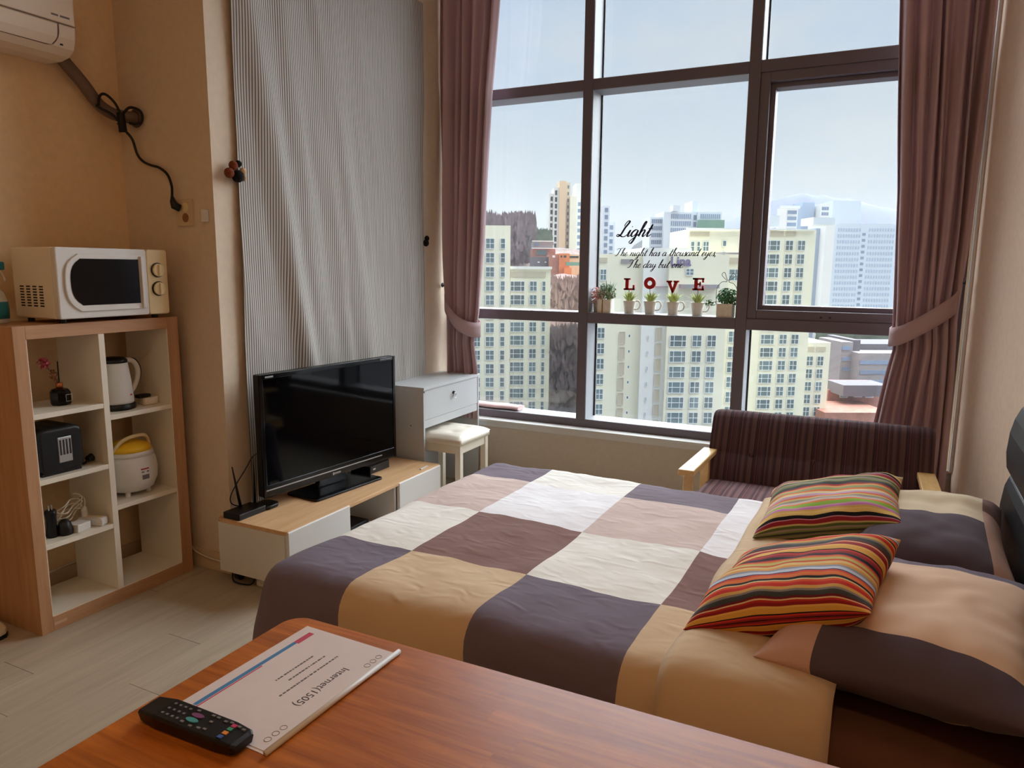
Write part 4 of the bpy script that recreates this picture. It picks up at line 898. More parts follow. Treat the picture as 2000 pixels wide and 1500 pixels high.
# ================================================================== plants on the window transom
def at_y(px, py, y):
    d = ray(px, py); t = (y - CAM[1]) / d[1]; return CAM + d * t
ZP, YP = LT[1], .075
def glyph_L(s): return [(-.42, .42, .5, .34), (-.36, -.08, .5, -.5), (-.42, .5, -.34, -.5), (.34, .5, -.1, -.5)]
LET = {'L': [(-.45, .1, .36, .5), (-.32, -.04, -.5, .5), (-.45, .48, -.5, -.34), (.32, .48, -.5, -.06)],
       'E': [(-.45, -.1, .36, .5), (-.32, -.04, -.5, .5), (-.45, .45, -.5, -.34), (-.45, .45, .36, .5), (.30, .45, -.5, -.12), (.30, .45, .14, .5), (-.1, .2, -.08, .08), (.1, .2, -.2, .2)]}
def letter(ch, c, h, par):
    mb = MB(); d = .006
    if ch in LET:
        for x0, x1, z0, z1 in LET[ch]: mb.box(c[0] + x0 * h, c[0] + x1 * h, c[1] - d, c[1] + d, c[2] + z0 * h, c[2] + z1 * h)
    elif ch == 'O':
        n_ = 24; P = []
        for q in range(n_):
            a = 2 * math.pi * q / n_
            for r, y in ((.5, -d), (.5, d), (.2, d), (.2, -d)): P.append((c[0] + r * h * math.cos(a), c[1] + y, c[2] + r * h * math.sin(a)))
        mb.add(P, [(q * 4 + k, q * 4 + (k + 1) % 4, (q + 1) % n_ * 4 + (k + 1) % 4, (q + 1) % n_ * 4 + k) for q in range(n_) for k in range(4)])
    else:
        for sx in (-1, 1):
            p = [(sx * .46, .42), (sx * .14, .42), (sx * -.10, -.5), (0 + sx * .04, -.5)] if sx < 0 else [(.14, .42), (.42, .42), (.08, -.5), (-.10, -.5)]
            mb.prism([(c[0] + q[0] * h, c[2] + q[1] * h) for q in p], 1, c[1] - d, c[1] + d)
        mb.box(c[0] - .52 * h, c[0] - .06 * h, c[1] - d, c[1] + d, c[2] + .36 * h, c[2] + .5 * h).box(c[0] + .06 * h, c[0] + .52 * h, c[1] - d, c[1] + d, c[2] + .36 * h, c[2] + .5 * h)
    return mb.build('letter_' + ch, 'red', par)
for k, (ch, px, pl) in enumerate((('L', 1229, 555), ('O', 1269.5, 553), ('V', 1314, 560), ('E', 1362, 555))):
    c = at_y(px, 605, YP); X_ = c[0]; pl_ = at_y(px, pl, YP)
    r = thing('mug_planter', f'small mug planter with handle carrying a red letter {ch} on a stick', 'planter', (X_, YP, ZP), group='letter planters on the window bar')
    MB().lathe([(.028, 0), (.030, .004), (.034, .046), (.039, .074), (.041, .080), (.037, .080), (.034, .065)], (X_, YP, ZP), 20).build('mug', 'ceramic', r, smooth=True)
    MB().tube(cat_rom([(X_ + .033, YP, ZP + .075), (X_ + .055, YP, ZP + .078), (X_ + .068, YP, ZP + .055), (X_ + .056, YP, ZP + .03), (X_ + .032, YP, ZP + .026)], 5), .0045, 8).build('handle', 'ceramic', r, smooth=True)
    tuft((X_, YP, ZP + .070), 120, .05, .085, .95, .0024, 1, k + 5).build('grass', 'grass_green', r)
    lx = pl_[0] + (.006 if ch == 'E' else .0); MB().cyl((X_ + (lx - X_) * .3, YP, ZP + .07), (lx, YP, pl_[2] - .03), .002, 6).build('stick', 'stem', r)
    letter(ch, (lx, YP, pl_[2]), .072, r)
mat('cactus_white', (214, 206, 196), .6)
c = at_y(1159, 600, .06); r = thing('plant_pot', 'small white pot with pinkish leaves against the window mullion', 'planter', (c[0] + .022, .09, ZP), group='leafy pots on the window bar')
MB().lathe([(.028, 0), (.032, .06), (.034, .064), (.029, .06)], (c[0] + .022, .09, ZP), 16).build('pot', 'cactus_white', r, smooth=True)
leaves((c[0] + .022, .07, ZP + .105), .055, .045, .05, 130, .015, 8).build('pink_foliage', 'petal_pink', r); leaves((c[0] + .02, .07, ZP + .07), .04, .03, .02, 20, .014, 9).build('green_foliage', 'leaf_dusty', r)
c = at_y(1181, 600, .06); r = thing('plant_pot', 'beige square pot of green sprigs with white blossoms beside the letter L', 'planter', (c[0] + .008, .05, ZP), group='leafy pots on the window bar')
cx = c[0] + .008; mb = MB(); mb.rbox(cx - .043, cx + .043, .015, .095, ZP, ZP + .082, .006, 2, 2); mb.build('pot', 'pot_beige', r, bevel=.002)
B(cx - .011, cx - .006, .0135, .0155, ZP + .002, ZP + .082).build('stripe', 'dry_leaf', r)
leaves((cx + .004, .055, ZP + .125), .062, .04, .056, 260, .013, 10).build('foliage', 'leaf_dusty', r); tuft((cx + .01, .055, ZP + .09), 26, .08, .14, .45, .003, 1, 31).build('sprigs', 'leaf_green', r); leaves((cx + .01, .04, ZP + .12), .04, .02, .03, 12, .009, 12).build('blossom', 'white', r)
c = at_y(1417, 605, .06); cx = c[0]; r = thing('plant_pot', 'beige pot of trailing ivy with a wire hoop beside the letter E', 'planter', (cx, .06, ZP), group='leafy pots on the window bar')
MB().rbox(cx - .046, cx + .046, .018, .105, ZP, ZP + .078, .006, 2, 2).build('pot', 'pot_beige', r, bevel=.002)
leaves((cx + .008, .06, ZP + .115), .066, .045, .052, 330, .014, 14).build('foliage', 'leaf_green', r)
MB().tube(cat_rom([(cx - .03, .055, ZP + .09), (cx - .07, .05, ZP + .085), (cx - .10, .05, ZP + .07), (cx - .105, .05, ZP + .05)], 5), .0015, 5).build('trailing_stem', 'stem', r)
leaves((cx - .085, .05, ZP + .08), .035, .012, .02, 26, .011, 16).build('trailing_leaves', 'leaf_green', r)
MB().tube(cat_rom([(cx - .055, .06, ZP + .07), (cx - .055, .06, ZP + .16), (cx - .03, .06, ZP + .20), (cx, .06, ZP + .205), (cx - .03, .06, ZP + .24), (cx - .015, .06, ZP + .255), (cx + .005, .06, ZP + .21), (cx + .03, .06, ZP + .25), (cx + .045, .06, ZP + .235), (cx + .01, .06, ZP + .205), (cx + .04, .06, ZP + .19), (cx + .06, .06, ZP + .15), (cx + .058, .06, ZP + .07)], 6), .0017, 5).build('wire_hoop', 'dark_grey', r, smooth=True)

# ================================================================== script lettering stuck on the glass
bowl = [(.8, .85), (.42, 1.0), (.05, .62), (.05, .2), (.3, 0), (.6, .28), (.8, .85)]
GL = {'a': [bowl, [(.8, .95), (.74, .3), (.86, 0), (1.15, .35)]], 'e': [[(0, .4), (.5, .55), (.6, .9), (.35, 1.0), (.1, .6), (.15, .1), (.45, 0), (.85, .35)]],
 'L': [[(.42, 1.5), (.45, 1.9), (.7, 2.28), (.95, 2.2), (.85, 1.8), (.62, 1.3), (.52, .8), (.38, .25), (.05, 0), (-.2, .12), (-.05, .3), (.3, .18), (.7, -.02), (1.1, .0), (1.4, .32)]],
 'T': [[(-.1, 1.65), (.15, 2.05), (.8, 2.0), (1.5, 2.25)], [(.9, 2.05), (.78, 1.2), (.6, .4), (.2, 0), (-.12, .25)]],
 'h': [[(0, .1), (.35, 1.2), (.5, 2.05), (.33, 2.15), (.2, 1.6), (.15, 0)], [(.15, .4), (.5, .97), (.75, .8), (.7, .2), (.85, 0), (1.15, .35)]],
 'n': [[(0, .7), (.15, .95), (.13, 0)], [(.15, .4), (.5, .97), (.74, .8), (.68, .2), (.85, 0), (1.12, .35)]], 'i': [[(0, .4), (.22, .95), (.17, .2), (.35, 0), (.65, .35)], [(.28, 1.4), (.33, 1.5)]],
 'g': [bowl, [(.8, .95), (.74, -.3), (.5, -1.0), (.15, -.8), (.5, -.3), (1.12, .35)]], 't': [[(0, .4), (.35, 1.2), (.42, 1.8)], [(.42, 1.8), (.25, .3), (.4, 0), (.78, .35)], [(0, 1.15), (.7, 1.2)]],
 's': [[(0, .3), (.35, 1.05), (.45, .6), (.4, .1), (.12, .05), (.5, 0), (.75, .35)]], 'o': [[(.4, 1.0), (.08, .7), (.1, .15), (.4, 0), (.7, .4), (.6, .9), (.4, 1.0), (.6, .8), (.95, .85)]],
 'u': [[(0, .5), (.15, .95), (.1, .2), (.35, 0), (.65, .4), (.78, .95)], [(.78, .95), (.72, .2), (.9, 0), (1.15, .35)]], 'd': [bowl, [(.95, 2.0), (.76, .3), (.86, 0), (1.15, .35)]],
 'y': [[(0, .5), (.15, .95), (.1, .3), (.35, .1), (.7, .5)], [(.8, .95), (.72, -.2), (.4, -.95), (.1, -.75), (.5, -.25), (1.12, .35)]],
 'b': [[(0, .3), (.35, 1.2), (.45, 2.0), (.3, 2.1), (.15, 1.2), (.12, .15), (.4, 0), (.65, .4), (.55, .85), (.42, .7), (.9, .85)]], ',': [[(.12, .12), (.14, -.05), (0, -.3)]], '.': [[(.06, .0), (.12, .1)]]}
def script_line(txt, p0, p1, name, par, thick):
    """lettering between two pixels on the glass"""
    a, b = at_y(*p0, .1585), at_y(*p1, .1585); strokes = []; x = 0
    for ch in txt:
        if ch == ' ': x += .75; continue
        for s in GL[ch]: strokes.append([(x + q[0] + .42 * q[1], q[1]) for q in s])
        x += max(q[0] for s in GL[ch] for q in s) * (.98 if ch not in 'T,' else 1.0) + (.1 if ch == 'T' else 0)
    k = (b[0] - a[0]) / (x + .2); mb = MB()
    for s in strokes:
        C = cat_rom([(q[0], q[1], 0) for q in s], 5); P = []
        for i, c in enumerate(C):
            d = C[min(i + 1, len(C) - 1)] - C[max(0, i - 1)]; d = d.normalized() if d.length else Vector((1, 0, 0)); w = thick * (.6 + .75 * max(0, -d.y)) * (.6 if i in (0, len(C) - 1) else 1)
            nrm = Vector((-d.y, d.x, 0)) * w
            for q in (c - nrm, c + nrm): P.append((a[0] + q.x * k, .1585, a[2] + (b[2] - a[2]) * q.x / max(x, .1) + q.y * k))
        mb.grid(P, len(C), 2)
    return mb.build(name, 'decal', par, solid=.0004)
dc1 = thing('window_lettering', 'dark script lettering sticker on the middle window pane', 'sticker', tuple(at_y(1300, 522, .1585)))
script_line('Light', (1206, 462), (1272, 462), 'title_line', dc1, .11)
script_line('The night has a thousand eyes,', (1201, 500), (1398, 500), 'verse_line', dc1, .10)
script_line('The day but one.', (1225, 523), (1335, 523), 'verse_line', dc1, .10)

# ================================================================== the city outside
GZ = -42.0                                            # street level, fifteen floors down
EA = R_(28); E1 = np.array([math.cos(EA), math.sin(EA), 0]); E2 = np.array([-math.sin(EA), math.cos(EA), 0])
def ext(px, py, D):
    """pixel -> (along, height) on a vertical plane D metres away, square to the view"""
    d = ray(px, py); t = D / (d @ E2); p = d * t; return p @ E1, CAM[2] + p[2]
def wpos(a, D, z): return CAM * np.array([1, 1, 0]) + E1 * a + E2 * D + np.array([0, 0, z])
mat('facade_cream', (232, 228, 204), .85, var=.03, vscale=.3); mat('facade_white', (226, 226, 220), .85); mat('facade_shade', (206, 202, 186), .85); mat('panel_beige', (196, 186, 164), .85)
mat('glass_teal', (104, 122, 124), .4, spec=.3, randv=.25); mat('frame_white', (236, 240, 240), .6); mat('facade_pale', (214, 222, 228), .9); mat('facade_blue', (160, 176, 196), .9); mat('glass_blue', (120, 140, 166), .5, randv=.15); mat('facade_haze', (200, 212, 222), .95); mat('glass_haze', (164, 180, 198), .8)  # far facades and their glass have distance haze mixed into the pale colours
mat('facade_tan', (216, 186, 150), .85); mat('brick', (168, 116, 100), .9, var=.2, vscale=.8); mat('brick_orange', (214, 126, 76), .9, var=.1, vscale=.5); mat('roof_grey', (104, 100, 106), .9); mat('roof_green', (110, 150, 130), .9); mat('stone_grey', (150, 146, 148), .9, var=.05, vscale=.4); mat('asphalt', (92, 90, 94), .95, var=.2, vscale=.05)
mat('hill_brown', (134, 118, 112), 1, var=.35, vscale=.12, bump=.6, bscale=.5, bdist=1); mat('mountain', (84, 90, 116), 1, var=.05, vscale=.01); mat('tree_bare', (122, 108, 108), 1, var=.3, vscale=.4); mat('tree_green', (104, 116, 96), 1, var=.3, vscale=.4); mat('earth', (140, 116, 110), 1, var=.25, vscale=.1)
WM = {}
def win_mesh(w, h, kind):
    """shared glass and frame meshes for one window size"""
    key_ = (round(w, 2), round(h, 2), kind)
    if key_ in WM: return WM[key_]
    g = MB().box(-w / 2, w / 2, -.12, 0, 0, h); f = MB(); t = .09
    nx = {'quad': 2, 'wide': 3, 'slim': 1, 'plain': 1}[kind]
    xs = [-w / 2, w / 2] + [-w / 2 + w * k / nx for k in range(1, nx)] if kind != 'wide' else [-w / 2, w / 2, -w / 4, w / 4]
    for x in xs: f.box(x - t / 2, x + t / 2, -.17, -.12, 0, h)
    for z in ((0, h) if kind == 'plain' else (0, h * .5, h)): f.box(-w / 2, w / 2, -.17, -.12, z - t / 2, z + t / 2)
    out = []
    for m_, mt_ in ((g, 'glass_teal'), (f, 'frame_white')):
        me = bpy.data.meshes.new('window'); me.from_pydata(m_.v, [], m_.f); me.materials.append(MATS[mt_]); me.update(); out.append(me)
    WM[key_] = out; return out
class Bld:
    def __init__(s, name, label, D, px, group=None):
        s.D = D; s.a, _ = ext(px, 500, D); p = wpos(s.a, D, GZ)
        s.o = thing(name, label, 'building', tuple(p), EA, group)
    def xz(s, px, py, dy=0):
        a, z = ext(px, py, s.D + dy); return a - s.a, z - GZ
    def block(s, pl, pr_, pref, ptop, m, dy=0, depth=14, zb=0, name='wall'):
        x0, _ = s.xz(pl, pref, dy); x1, _ = s.xz(pr_, pref, dy); _, z = s.xz((pl + pr_) / 2, ptop, dy)
        B(x0, x1, dy, dy + depth, zb, z).build(name, m, s.o); return x0, x1, z
    def rect(s, pl, pt, pr_, pb, m, name, dy=0, th=.15):
        x0, z1 = s.xz(pl, pt, dy); x1, z0 = s.xz(pr_, pb, dy); B(x0, x1, dy - th, dy + .02, z0, z1).build(name, m, s.o)
    def column(s, pl, pr_, pref, ptop, pitch, n, h, kind, dy=0, name='window'):
        x0, _ = s.xz(pl, pref, dy); x1, zt = s.xz(pr_, pref, dy); _, zt = s.xz((pl + pr_) / 2, ptop, dy); g, f = win_mesh(x1 - x0, h, kind)
        for k in range(n):
            o = bpy.data.objects.new(name, g); COL.objects.link(o); o.parent = s.o; o.location = ((x0 + x1) / 2, dy, zt - h - k * pitch)
            c = bpy.data.objects.new('window_frame', f); COL.objects.link(c); c.parent = o
    def dots(s, pl, pr_, pref, ptop, nx, nz, px_, pz, w, h, m, dy=0, name='window_grid'):
        """windows too small to tell apart: one joined grid"""
        x0, _ = s.xz(pl, pref, dy); x1, _ = s.xz(pr_, pref, dy); _, zt = s.xz((pl + pr_) / 2, ptop, dy); mb = MB()
        for i in range(nx):
            for k in range(nz):
                x = x0 + (x1 - x0) * (i + .5) / nx; z = zt - k * pz; mb.box(x - w / 2, x + w / 2, dy - .1, dy, z - h, z)
        tag(mb.build(name, m, s.o), kind='stuff')
# left cream block: tall part and lower part
b = Bld('apartment_block', 'cream apartment block at the left of the view, stepping down to a low roof terrace', 150, 1000)
b.block(880, 997, 480, 440, 'facade_cream', 0, 18); b.block(997, 1075.5, 540, 523, 'facade_cream', 1.0, 16); b.rect(998, 531, 1066, 541, 'panel_beige', 'terrace_recess', 1.0)
b.rect(990, 520, 1078, 526, 'facade_white', 'roof_edge', .9, .3)
b.column(949, 965.5, 480, 466, 2.85, 14, 2.0, 'quad'); b.column(978, 986.5, 480, 466, 2.85, 14, 2.0, 'slim'); b.column(926, 938, 480, 466, 2.85, 14, 2.0, 'quad')
b.column(996.5, 1023.5, 620, 549.5, 2.8, 11, 2.0, 'wide', 1.0); b.column(1034, 1047.5, 620, 549.5, 2.8, 11, 2.0, 'quad', 1.0); b.column(1058, 1064.5, 620, 549.5, 2.8, 11, 2.0, 'slim', 1.0)
# centre block with the sign wall
b = Bld('apartment_block', 'large cream apartment block behind the letter planters, windowless wall and sign', 128, 1300)
b.block(1160, 1258, 600, 496, 'facade_cream', 2, 20); b.block(1254, 1346, 600, 484, 'facade_white', 1, 20); b.block(1300, 1414, 700, 497, 'facade_cream', 0, 20); b.block(1344, 1446, 480, 448, 'facade_cream', 6, 14); b.block(1414, 1446, 620, 497, 'facade_cream', 3, 16)
b.rect(1340, 445, 1450, 449, 'facade_white', 'roof_edge', 5.8, .5); b.rect(1398, 493, 1448, 497, 'stone_grey', 'ledge', 2.2, .6)
b.column(1307, 1338, 700, 655, 2.8, 7, 2.0, 'wide'); b.column(1350, 1368, 700, 655, 2.8, 7, 2.0, 'quad'); b.column(1379, 1396, 700, 655, 2.8, 7, 2.0, 'quad'); b.column(1420, 1437, 700, 655 - 8, 2.8, 7, 2.0, 'quad', 3)
b.column(1167, 1181, 640, 640, 2.8, 8, 1.9, 'quad', 2); b.column(1172, 1184, 540, 526, 2.8, 2, 1.9, 'quad', 2); b.column(1208, 1219, 700, 648, 2.8, 7, 2.2, 'plain', 2, 'louvre_panel'); b.column(1279, 1290, 700, 640, 2.8, 7, 2.2, 'plain', 1, 'louvre_panel')
for c_ in b.o.children:
    if c_.name.startswith('louvre_panel'):
        c_.material_slots[0].link = 'OBJECT'; c_.material_slots[0].material = MATS['panel_beige']
        for q in c_.children: q.material_slots[0].link = 'OBJECT'; q.material_slots[0].material = MATS['facade_shade']
b.column(1225.5, 1229.5, 700, 653, 2.8, 7, .55, 'plain', 1, 'vent_hole'); b.column(1263.5, 1265.5, 700, 655, 2.8, 7, .8, 'plain', 1, 'vent_hole')
b.column(1349, 1356, 480, 472, 2.8, 1, 1.7, 'slim', 6); b.column(1361, 1367, 480, 472, 2.8, 1, 1.7, 'slim', 6); b.column(1373, 1384, 480, 472, 2.8, 1, 1.7, 'quad', 6); b.column(1411, 1418, 480, 470, 2.0, 2, 1.0, 'plain', 6)
b.rect(1348, 452, 1385, 462, 'panel_beige', 'parapet_recess', 6); b.column(1417.5, 1440, 540, 526, 2.8, 1, 2.0, 'wide', 3); b.rect(1418, 503, 1442, 515, 'panel_beige', 'parapet_recess', 3); b.column(1339, 1354, 540, 525, 2.8, 1, 1.1, 'quad')
b.rect(1166, 503, 1186, 512, 'panel_beige', 'parapet_recess', 2); b.rect(1213, 506, 1236, 515, 'stone_grey', 'parapet_recess', 2); b.rect(1326, 555, 1400, 563, 'stone_grey', 'canopy', 0, 1.5); b.rect(1280, 559, 1330, 561, 'stone_grey', 'canopy', 1, .6)
mat('sign_ink', (120, 112, 150), .8)
x_, z_ = b.xz(1306, 519, 1); text_mesh('Lina', 2.35, 'sign_ink', 'roof_sign', b.o, (x_, -.12, z_), (R_(90), 0, 0), extrude=.05, sx=.95, offset=.06)
# right cream block
b = Bld('apartment_block', 'cream apartment block seen through the opening sash, with a lower wing', 152, 1520)
b.block(1440, 1591, 500, 449.6, 'facade_cream', 0, 18); b.block(1570, 1622, 680, 669, 'facade_cream', 2.5, 16); b.rect(1438, 446.5, 1592, 450, 'facade_white', 'roof_edge', -.1, .4)
b.rect(1505, 451, 1530, 461, 'panel_beige', 'parapet_recess', 0); b.rect(1535, 451, 1554, 461, 'panel_beige', 'parapet_recess', 0); b.rect(1573, 677, 1590, 686, 'panel_beige', 'parapet_recess', 2.5); b.rect(1595, 677, 1612, 686, 'panel_beige', 'parapet_recess', 2.5)
b.column(1497, 1523, 480, 470, 2.8, 14, 2.0, 'wide'); b.column(1534, 1548.5, 480, 470, 2.8, 14, 2.0, 'quad'); b.column(1557.5, 1572, 480, 470, 2.8, 14, 2.0, 'quad')
b.column(1573, 1586, 720, 696, 2.8, 6, 2.0, 'quad', 2.5); b.column(1594.5, 1606.5, 720, 696, 2.8, 6, 2.0, 'quad', 2.5)
b.rect(1450, 424, 1500, 446, 'facade_pale', 'plant_room', 6, 6); b.rect(1565, 428, 1605, 442, 'facade_pale', 'plant_room', 6, 6)
# far towers
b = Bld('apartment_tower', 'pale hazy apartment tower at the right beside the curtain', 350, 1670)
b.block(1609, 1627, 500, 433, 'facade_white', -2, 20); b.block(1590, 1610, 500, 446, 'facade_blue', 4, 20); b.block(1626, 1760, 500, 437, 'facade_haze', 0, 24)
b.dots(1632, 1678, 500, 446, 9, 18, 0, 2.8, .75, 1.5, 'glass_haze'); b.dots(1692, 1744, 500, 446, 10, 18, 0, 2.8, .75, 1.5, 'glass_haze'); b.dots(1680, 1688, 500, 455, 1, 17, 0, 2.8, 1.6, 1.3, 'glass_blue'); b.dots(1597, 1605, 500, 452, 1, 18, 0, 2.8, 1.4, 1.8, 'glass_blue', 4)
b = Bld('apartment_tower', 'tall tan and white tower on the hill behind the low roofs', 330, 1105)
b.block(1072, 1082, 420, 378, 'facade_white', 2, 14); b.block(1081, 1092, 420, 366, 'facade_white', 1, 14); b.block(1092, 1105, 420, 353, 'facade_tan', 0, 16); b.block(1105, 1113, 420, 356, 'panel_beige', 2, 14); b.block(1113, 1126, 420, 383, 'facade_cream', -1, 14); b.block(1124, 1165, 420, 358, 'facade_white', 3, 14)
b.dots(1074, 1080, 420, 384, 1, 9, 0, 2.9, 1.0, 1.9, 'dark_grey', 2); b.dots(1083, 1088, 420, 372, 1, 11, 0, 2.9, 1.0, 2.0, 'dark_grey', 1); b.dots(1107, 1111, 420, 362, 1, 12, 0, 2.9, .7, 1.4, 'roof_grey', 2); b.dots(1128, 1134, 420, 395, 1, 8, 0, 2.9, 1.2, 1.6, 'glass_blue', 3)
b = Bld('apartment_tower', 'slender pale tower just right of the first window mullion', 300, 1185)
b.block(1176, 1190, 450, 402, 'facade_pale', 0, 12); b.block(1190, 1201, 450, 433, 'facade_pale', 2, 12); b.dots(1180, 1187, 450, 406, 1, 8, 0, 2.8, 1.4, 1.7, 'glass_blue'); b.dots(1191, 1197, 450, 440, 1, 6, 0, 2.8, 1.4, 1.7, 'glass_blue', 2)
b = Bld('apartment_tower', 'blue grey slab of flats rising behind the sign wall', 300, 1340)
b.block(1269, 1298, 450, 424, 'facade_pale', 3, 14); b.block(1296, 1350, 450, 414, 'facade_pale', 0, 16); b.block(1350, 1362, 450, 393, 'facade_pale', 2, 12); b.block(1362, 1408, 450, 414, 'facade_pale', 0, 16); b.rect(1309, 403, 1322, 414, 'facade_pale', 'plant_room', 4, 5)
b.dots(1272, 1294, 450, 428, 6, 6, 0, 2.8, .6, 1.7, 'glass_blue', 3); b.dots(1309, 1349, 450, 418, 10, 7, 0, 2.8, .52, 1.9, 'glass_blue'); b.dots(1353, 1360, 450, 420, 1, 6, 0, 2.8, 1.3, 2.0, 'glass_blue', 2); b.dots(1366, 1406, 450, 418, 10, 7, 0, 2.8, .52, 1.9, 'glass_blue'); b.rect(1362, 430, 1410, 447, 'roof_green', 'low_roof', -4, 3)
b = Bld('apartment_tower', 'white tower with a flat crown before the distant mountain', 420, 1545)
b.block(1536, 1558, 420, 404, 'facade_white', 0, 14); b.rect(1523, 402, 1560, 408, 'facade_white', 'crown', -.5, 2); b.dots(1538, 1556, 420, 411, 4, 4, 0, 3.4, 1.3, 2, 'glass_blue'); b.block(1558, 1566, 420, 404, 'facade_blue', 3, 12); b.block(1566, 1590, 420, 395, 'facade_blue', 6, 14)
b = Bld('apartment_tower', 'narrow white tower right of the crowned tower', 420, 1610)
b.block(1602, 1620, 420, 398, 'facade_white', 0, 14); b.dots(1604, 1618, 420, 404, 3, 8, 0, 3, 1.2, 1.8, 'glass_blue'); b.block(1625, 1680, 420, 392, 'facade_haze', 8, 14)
# low buildings
b = Bld('house', 'low house with white roof edges on the slope at the left', 240, 1060)
b.block(1040, 1085, 480, 486, 'brick', 0, 14); b.block(1040, 1080, 480, 472, 'stone_grey', 4, 12); b.rect(1039, 484, 1086, 486, 'facade_white', 'roof_edge', -.1, .5); b.rect(1039, 470, 1082, 472, 'facade_white', 'roof_edge', 3.9, .5); b.rect(1049, 488, 1068, 498, 'glass_teal', 'window', 0); b.rect(1043, 474, 1052, 480, 'glass_blue', 'window', 4)
b = Bld('house', 'orange rendered house among brick houses beyond the left block', 225, 1100)
b.block(1073, 1093, 520, 497, 'brick', 1, 12); b.block(1092, 1112, 520, 495, 'brick_orange', 0, 12); b.block(1110, 1132, 520, 497, 'facade_tan', 2, 12); b.block(1102, 1116, 540, 523, 'brick_orange', -4, 8)
b.rect(1095, 499, 1098, 503, 'dark_grey', 'window', 0); b.rect(1101, 499, 1106, 503, 'dark_grey', 'window', 0); b.rect(1112, 500, 1130, 504, 'dark_grey', 'window', 2); b.rect(1079, 499, 1084, 503, 'facade_white', 'window', 1); b.rect(1105, 512, 1130, 519, 'roof_green', 'canopy', -1, 3)
b = Bld('house', 'dark roofed house in the dip behind the left block', 230, 1050); b.block(1040, 1075, 520, 502, 'roof_grey', 0, 14); b.rect(1050, 511, 1054, 513, 'facade_white', 'skylight', 0); b.rect(1064, 511, 1067, 513, 'facade_white', 'skylight', 0)
b = Bld('office_building', 'grey office building with ribbon windows at the lower right', 190, 1690)
b.block(1642, 1664, 700, 668, 'stone_grey', 4, 14); b.block(1664, 1678, 700, 664, 'roof_grey', 5, 16); b.block(1677, 1790, 700, 690, 'stone_grey', 0, 22); b.block(1680, 1790, 690, 672, 'roof_grey', 8, 14)
for py in (704, 723, 742): b.rect(1680, py, 1780, py + 8, 'glass_blue', 'ribbon_window', 0)
for py in (676, 697, 717): b.rect(1645, py, 1661, py + 8, 'glass_blue', 'ribbon_window', 4)
b = Bld('house', 'brick house with arched dormers at the lower right', 165, 1670)
b.block(1617, 1760, 770, 762, 'brick', 0, 16); b.rect(1616, 742, 1700, 763, 'roof_grey', 'roof', 2, 8)
for px in (1649, 1671): b.rect(px, 752, px + 11, 762, 'frame_white', 'dormer', -.3); b.rect(px + 2, 754, px + 9, 762, 'brick', 'dormer_pane', -.45)
for px, py in ((1640, 768), (1668, 767), (1690, 768)): b.rect(px, py, px + 15, py + 9, 'frame_white', 'window', 0); b.rect(px + 2, py + 2, px + 13, py + 7, 'glass_blue', 'window_glass', -.16)
b = Bld('house', 'dark brick house in front of the arched dormers', 150, 1660); b.block(1610, 1740, 820, 806, 'brick', 0, 14)
for i, (px, py) in enumerate(((1622, 668), (1650, 655), (1700, 660), (1725, 663))):
    b = Bld('house', ['small grey roofed house far behind the office building', 'pale low house behind the office building', 'white low block behind the office roof', 'white low block touching the right curtain'][i], 300 + i * 10, px); b.block(px - 16, px + 16, 660, py, ['roof_grey', 'facade_tan', 'facade_white', 'facade_white'][i], 0, 12)
# hills, ground, trees
def hill(name, label, cat, D, pts, m, depth, base=GZ, kind=None, rough=1.0, seed=0):
    """ridge through pixels at distance D, sloping towards and away from the viewer"""
    n_, k_ = 90, 14; P = []; pl, pr_ = pts[0][0], pts[-1][0]
    for i in range(n_):
        px = pl + (pr_ - pl) * i / (n_ - 1); py = np.interp(px, [p[0] for p in pts], [p[1] for p in pts]); a, z = ext(px, py, D)
        for j in range(k_):
            t = j / (k_ - 1) * 2 - 1; q = base + (z - base) * (1 - abs(t) ** 1.6) + rough * (noise.noise((a * .06, t * 6, seed)) * 3 + noise.noise((a * .25, t * 14, seed)) * 1.2) * (1 - abs(t)); P.append(tuple(wpos(a, D + t * depth, q)))
    return one(name, MB().grid(P, n_, k_), m, label, cat, smooth=True)
tag(B(-900, 900, 6, 2600, GZ - 1, GZ).build('street_ground', 'asphalt'), kind='structure')
hill('wooded_hill', 'grey wooded hill with bare trees rising at the left of the view', 'hill', 300, [(860, 440), (930, 425), (960, 419), (985, 421), (1010, 428), (1022, 440), (1030, 455), (1045, 470), (1075, 480), (1120, 486), (1200, 500), (1260, 540)], 'hill_brown', 60, seed=3)
hill('scrub_slope', 'reddish scrub slope below the orange house', 'hill', 190, [(1020, 560), (1060, 545), (1100, 535), (1150, 540), (1220, 600), (1300, 700)], 'earth', 45, seed=5)
hill('near_bank', 'wooded bank between the left block and the window mullion', 'hill', 172, [(1040, 660), (1080, 640), (1110, 635), (1150, 640), (1200, 680)], 'hill_brown', 22, seed=8)
hill('mountain', 'pale blue mountain on the horizon behind the sash', 'mountain', 2200, [(1250, 470), (1380, 440), (1420, 428), (1450, 420), (1490, 398), (1520, 386), (1548, 378), (1562, 376), (1590, 380), (1640, 386), (1700, 400), (1800, 420), (2000, 450)], 'mountain', 400, rough=2)
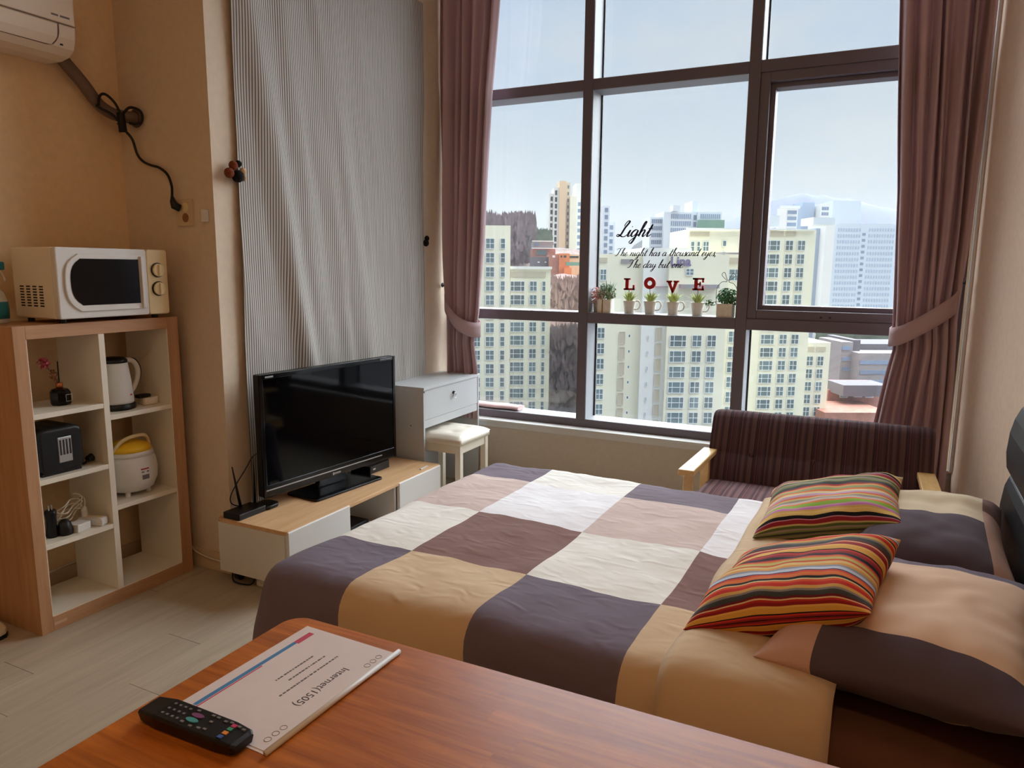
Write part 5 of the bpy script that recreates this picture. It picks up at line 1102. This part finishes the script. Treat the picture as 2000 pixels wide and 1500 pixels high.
def crowns(name, label, D, pts, n, r, m, seed):
    """many thin twiggy trees: fans of narrow blades, too many to count"""
    rnd = random.Random(seed); mb = MB()
    for k in range(n):
        px = rnd.uniform(pts[0], pts[1]); py = rnd.uniform(pts[2], pts[3]); dd = D + rnd.uniform(-10, 10); a, z = ext(px, py, dd); c = Vector(wpos(a, dd, z)); h = r * rnd.uniform(1.6, 3)
        for q in range(7):
            t = rnd.uniform(-.75, .75); w = r * .13; e = Vector(E1); o_ = Vector(E2) * rnd.uniform(-.5, .5) * r; b0 = c + e * t * .25 * r - Vector((0, 0, h * .5)) + o_
            tip = c + e * t * 1.1 * r + Vector((0, 0, h * rnd.uniform(.2, .6))) + o_; mid = (b0 + tip) / 2 + e * t * .3 * r
            mb.add([b0 - e * w, b0 + e * w, mid + e * w * 2.2, tip, mid - e * w * 2.2], [(0, 1, 2, 3, 4)])
    return tag(mb.build(name, m), label, 'trees', kind='stuff')
crowns('hill_trees', 'bare tree crowns along the wooded hill', 268, (940, 1040, 424, 505), 900, 2.0, 'tree_bare', 1)
crowns('bank_trees', 'bare trees on the bank beside the left block', 160, (1076, 1140, 640, 835), 900, 1.1, 'tree_bare', 2)
crowns('evergreens', 'dark green trees beside the tan tower', 290, (1043, 1072, 459, 476), 120, 2.2, 'tree_green', 3)
crowns('slope_shrubs', 'grey shrubs on the slope under the orange house', 178, (1076, 1150, 545, 605), 260, 1.0, 'earth', 4)
crowns('street_trees', 'street trees behind the office building', 230, (1600, 1760, 648, 672), 220, 1.8, 'tree_green', 5)

# dense low houses filling the valley floor, too many to count
rnd = random.Random(44); lh = MB()
for k in range(900):
    a, d_ = rnd.uniform(-420, 520), rnd.uniform(185, 700)
    if -95 < a < 95 and d_ < 330: continue
    w_, l_, h_ = rnd.uniform(5, 9), rnd.uniform(5, 9), rnd.uniform(5, 12); c = wpos(a, d_, GZ); t = rnd.uniform(0, 1.5)
    P = [c + E1 * (x * math.cos(t) - y * math.sin(t)) + E2 * (x * math.sin(t) + y * math.cos(t)) + np.array([0, 0, z]) for z in (0, h_) for y in (-l_, l_) for x in (-w_, w_)]
    lh.mi = rnd.randrange(4); lh.add(P, [(0, 2, 3, 1), (4, 5, 7, 6), (0, 1, 5, 4), (2, 6, 7, 3), (0, 4, 6, 2), (1, 3, 7, 5)])
tag(lh.build('low_houses', ['brick', 'stone_grey', 'facade_shade', 'roof_grey']), 'crowd of low houses on the valley floor between the towers', 'houses', kind='stuff')
# thin haze in the valley air
hz = bpy.data.materials.new('haze'); hz.use_nodes = True; nt = hz.node_tree; nt.nodes.remove(nt.nodes['Principled BSDF'])
vsn = N(nt, 'ShaderNodeVolumeScatter'); vsn.inputs['Color'].default_value = (.93, .96, 1, 1); vsn.inputs['Density'].default_value = .00026
vab = N(nt, 'ShaderNodeVolumeAbsorption'); vab.inputs['Color'].default_value = (.8, .85, .9, 1); vab.inputs['Density'].default_value = .0003; vad = N(nt, 'ShaderNodeAddShader')
nt.links.new(vsn.outputs[0], vad.inputs[0]); nt.links.new(vab.outputs[0], vad.inputs[1]); nt.links.new(vad.outputs[0], nt.nodes['Material Output'].inputs['Volume'])
MATS['haze'] = hz
tag(B(-1200, 1200, 60, 1300, GZ - .5, 100).build('haze', 'haze'), 'thin pale haze hanging over the city outside', 'haze', kind='stuff')
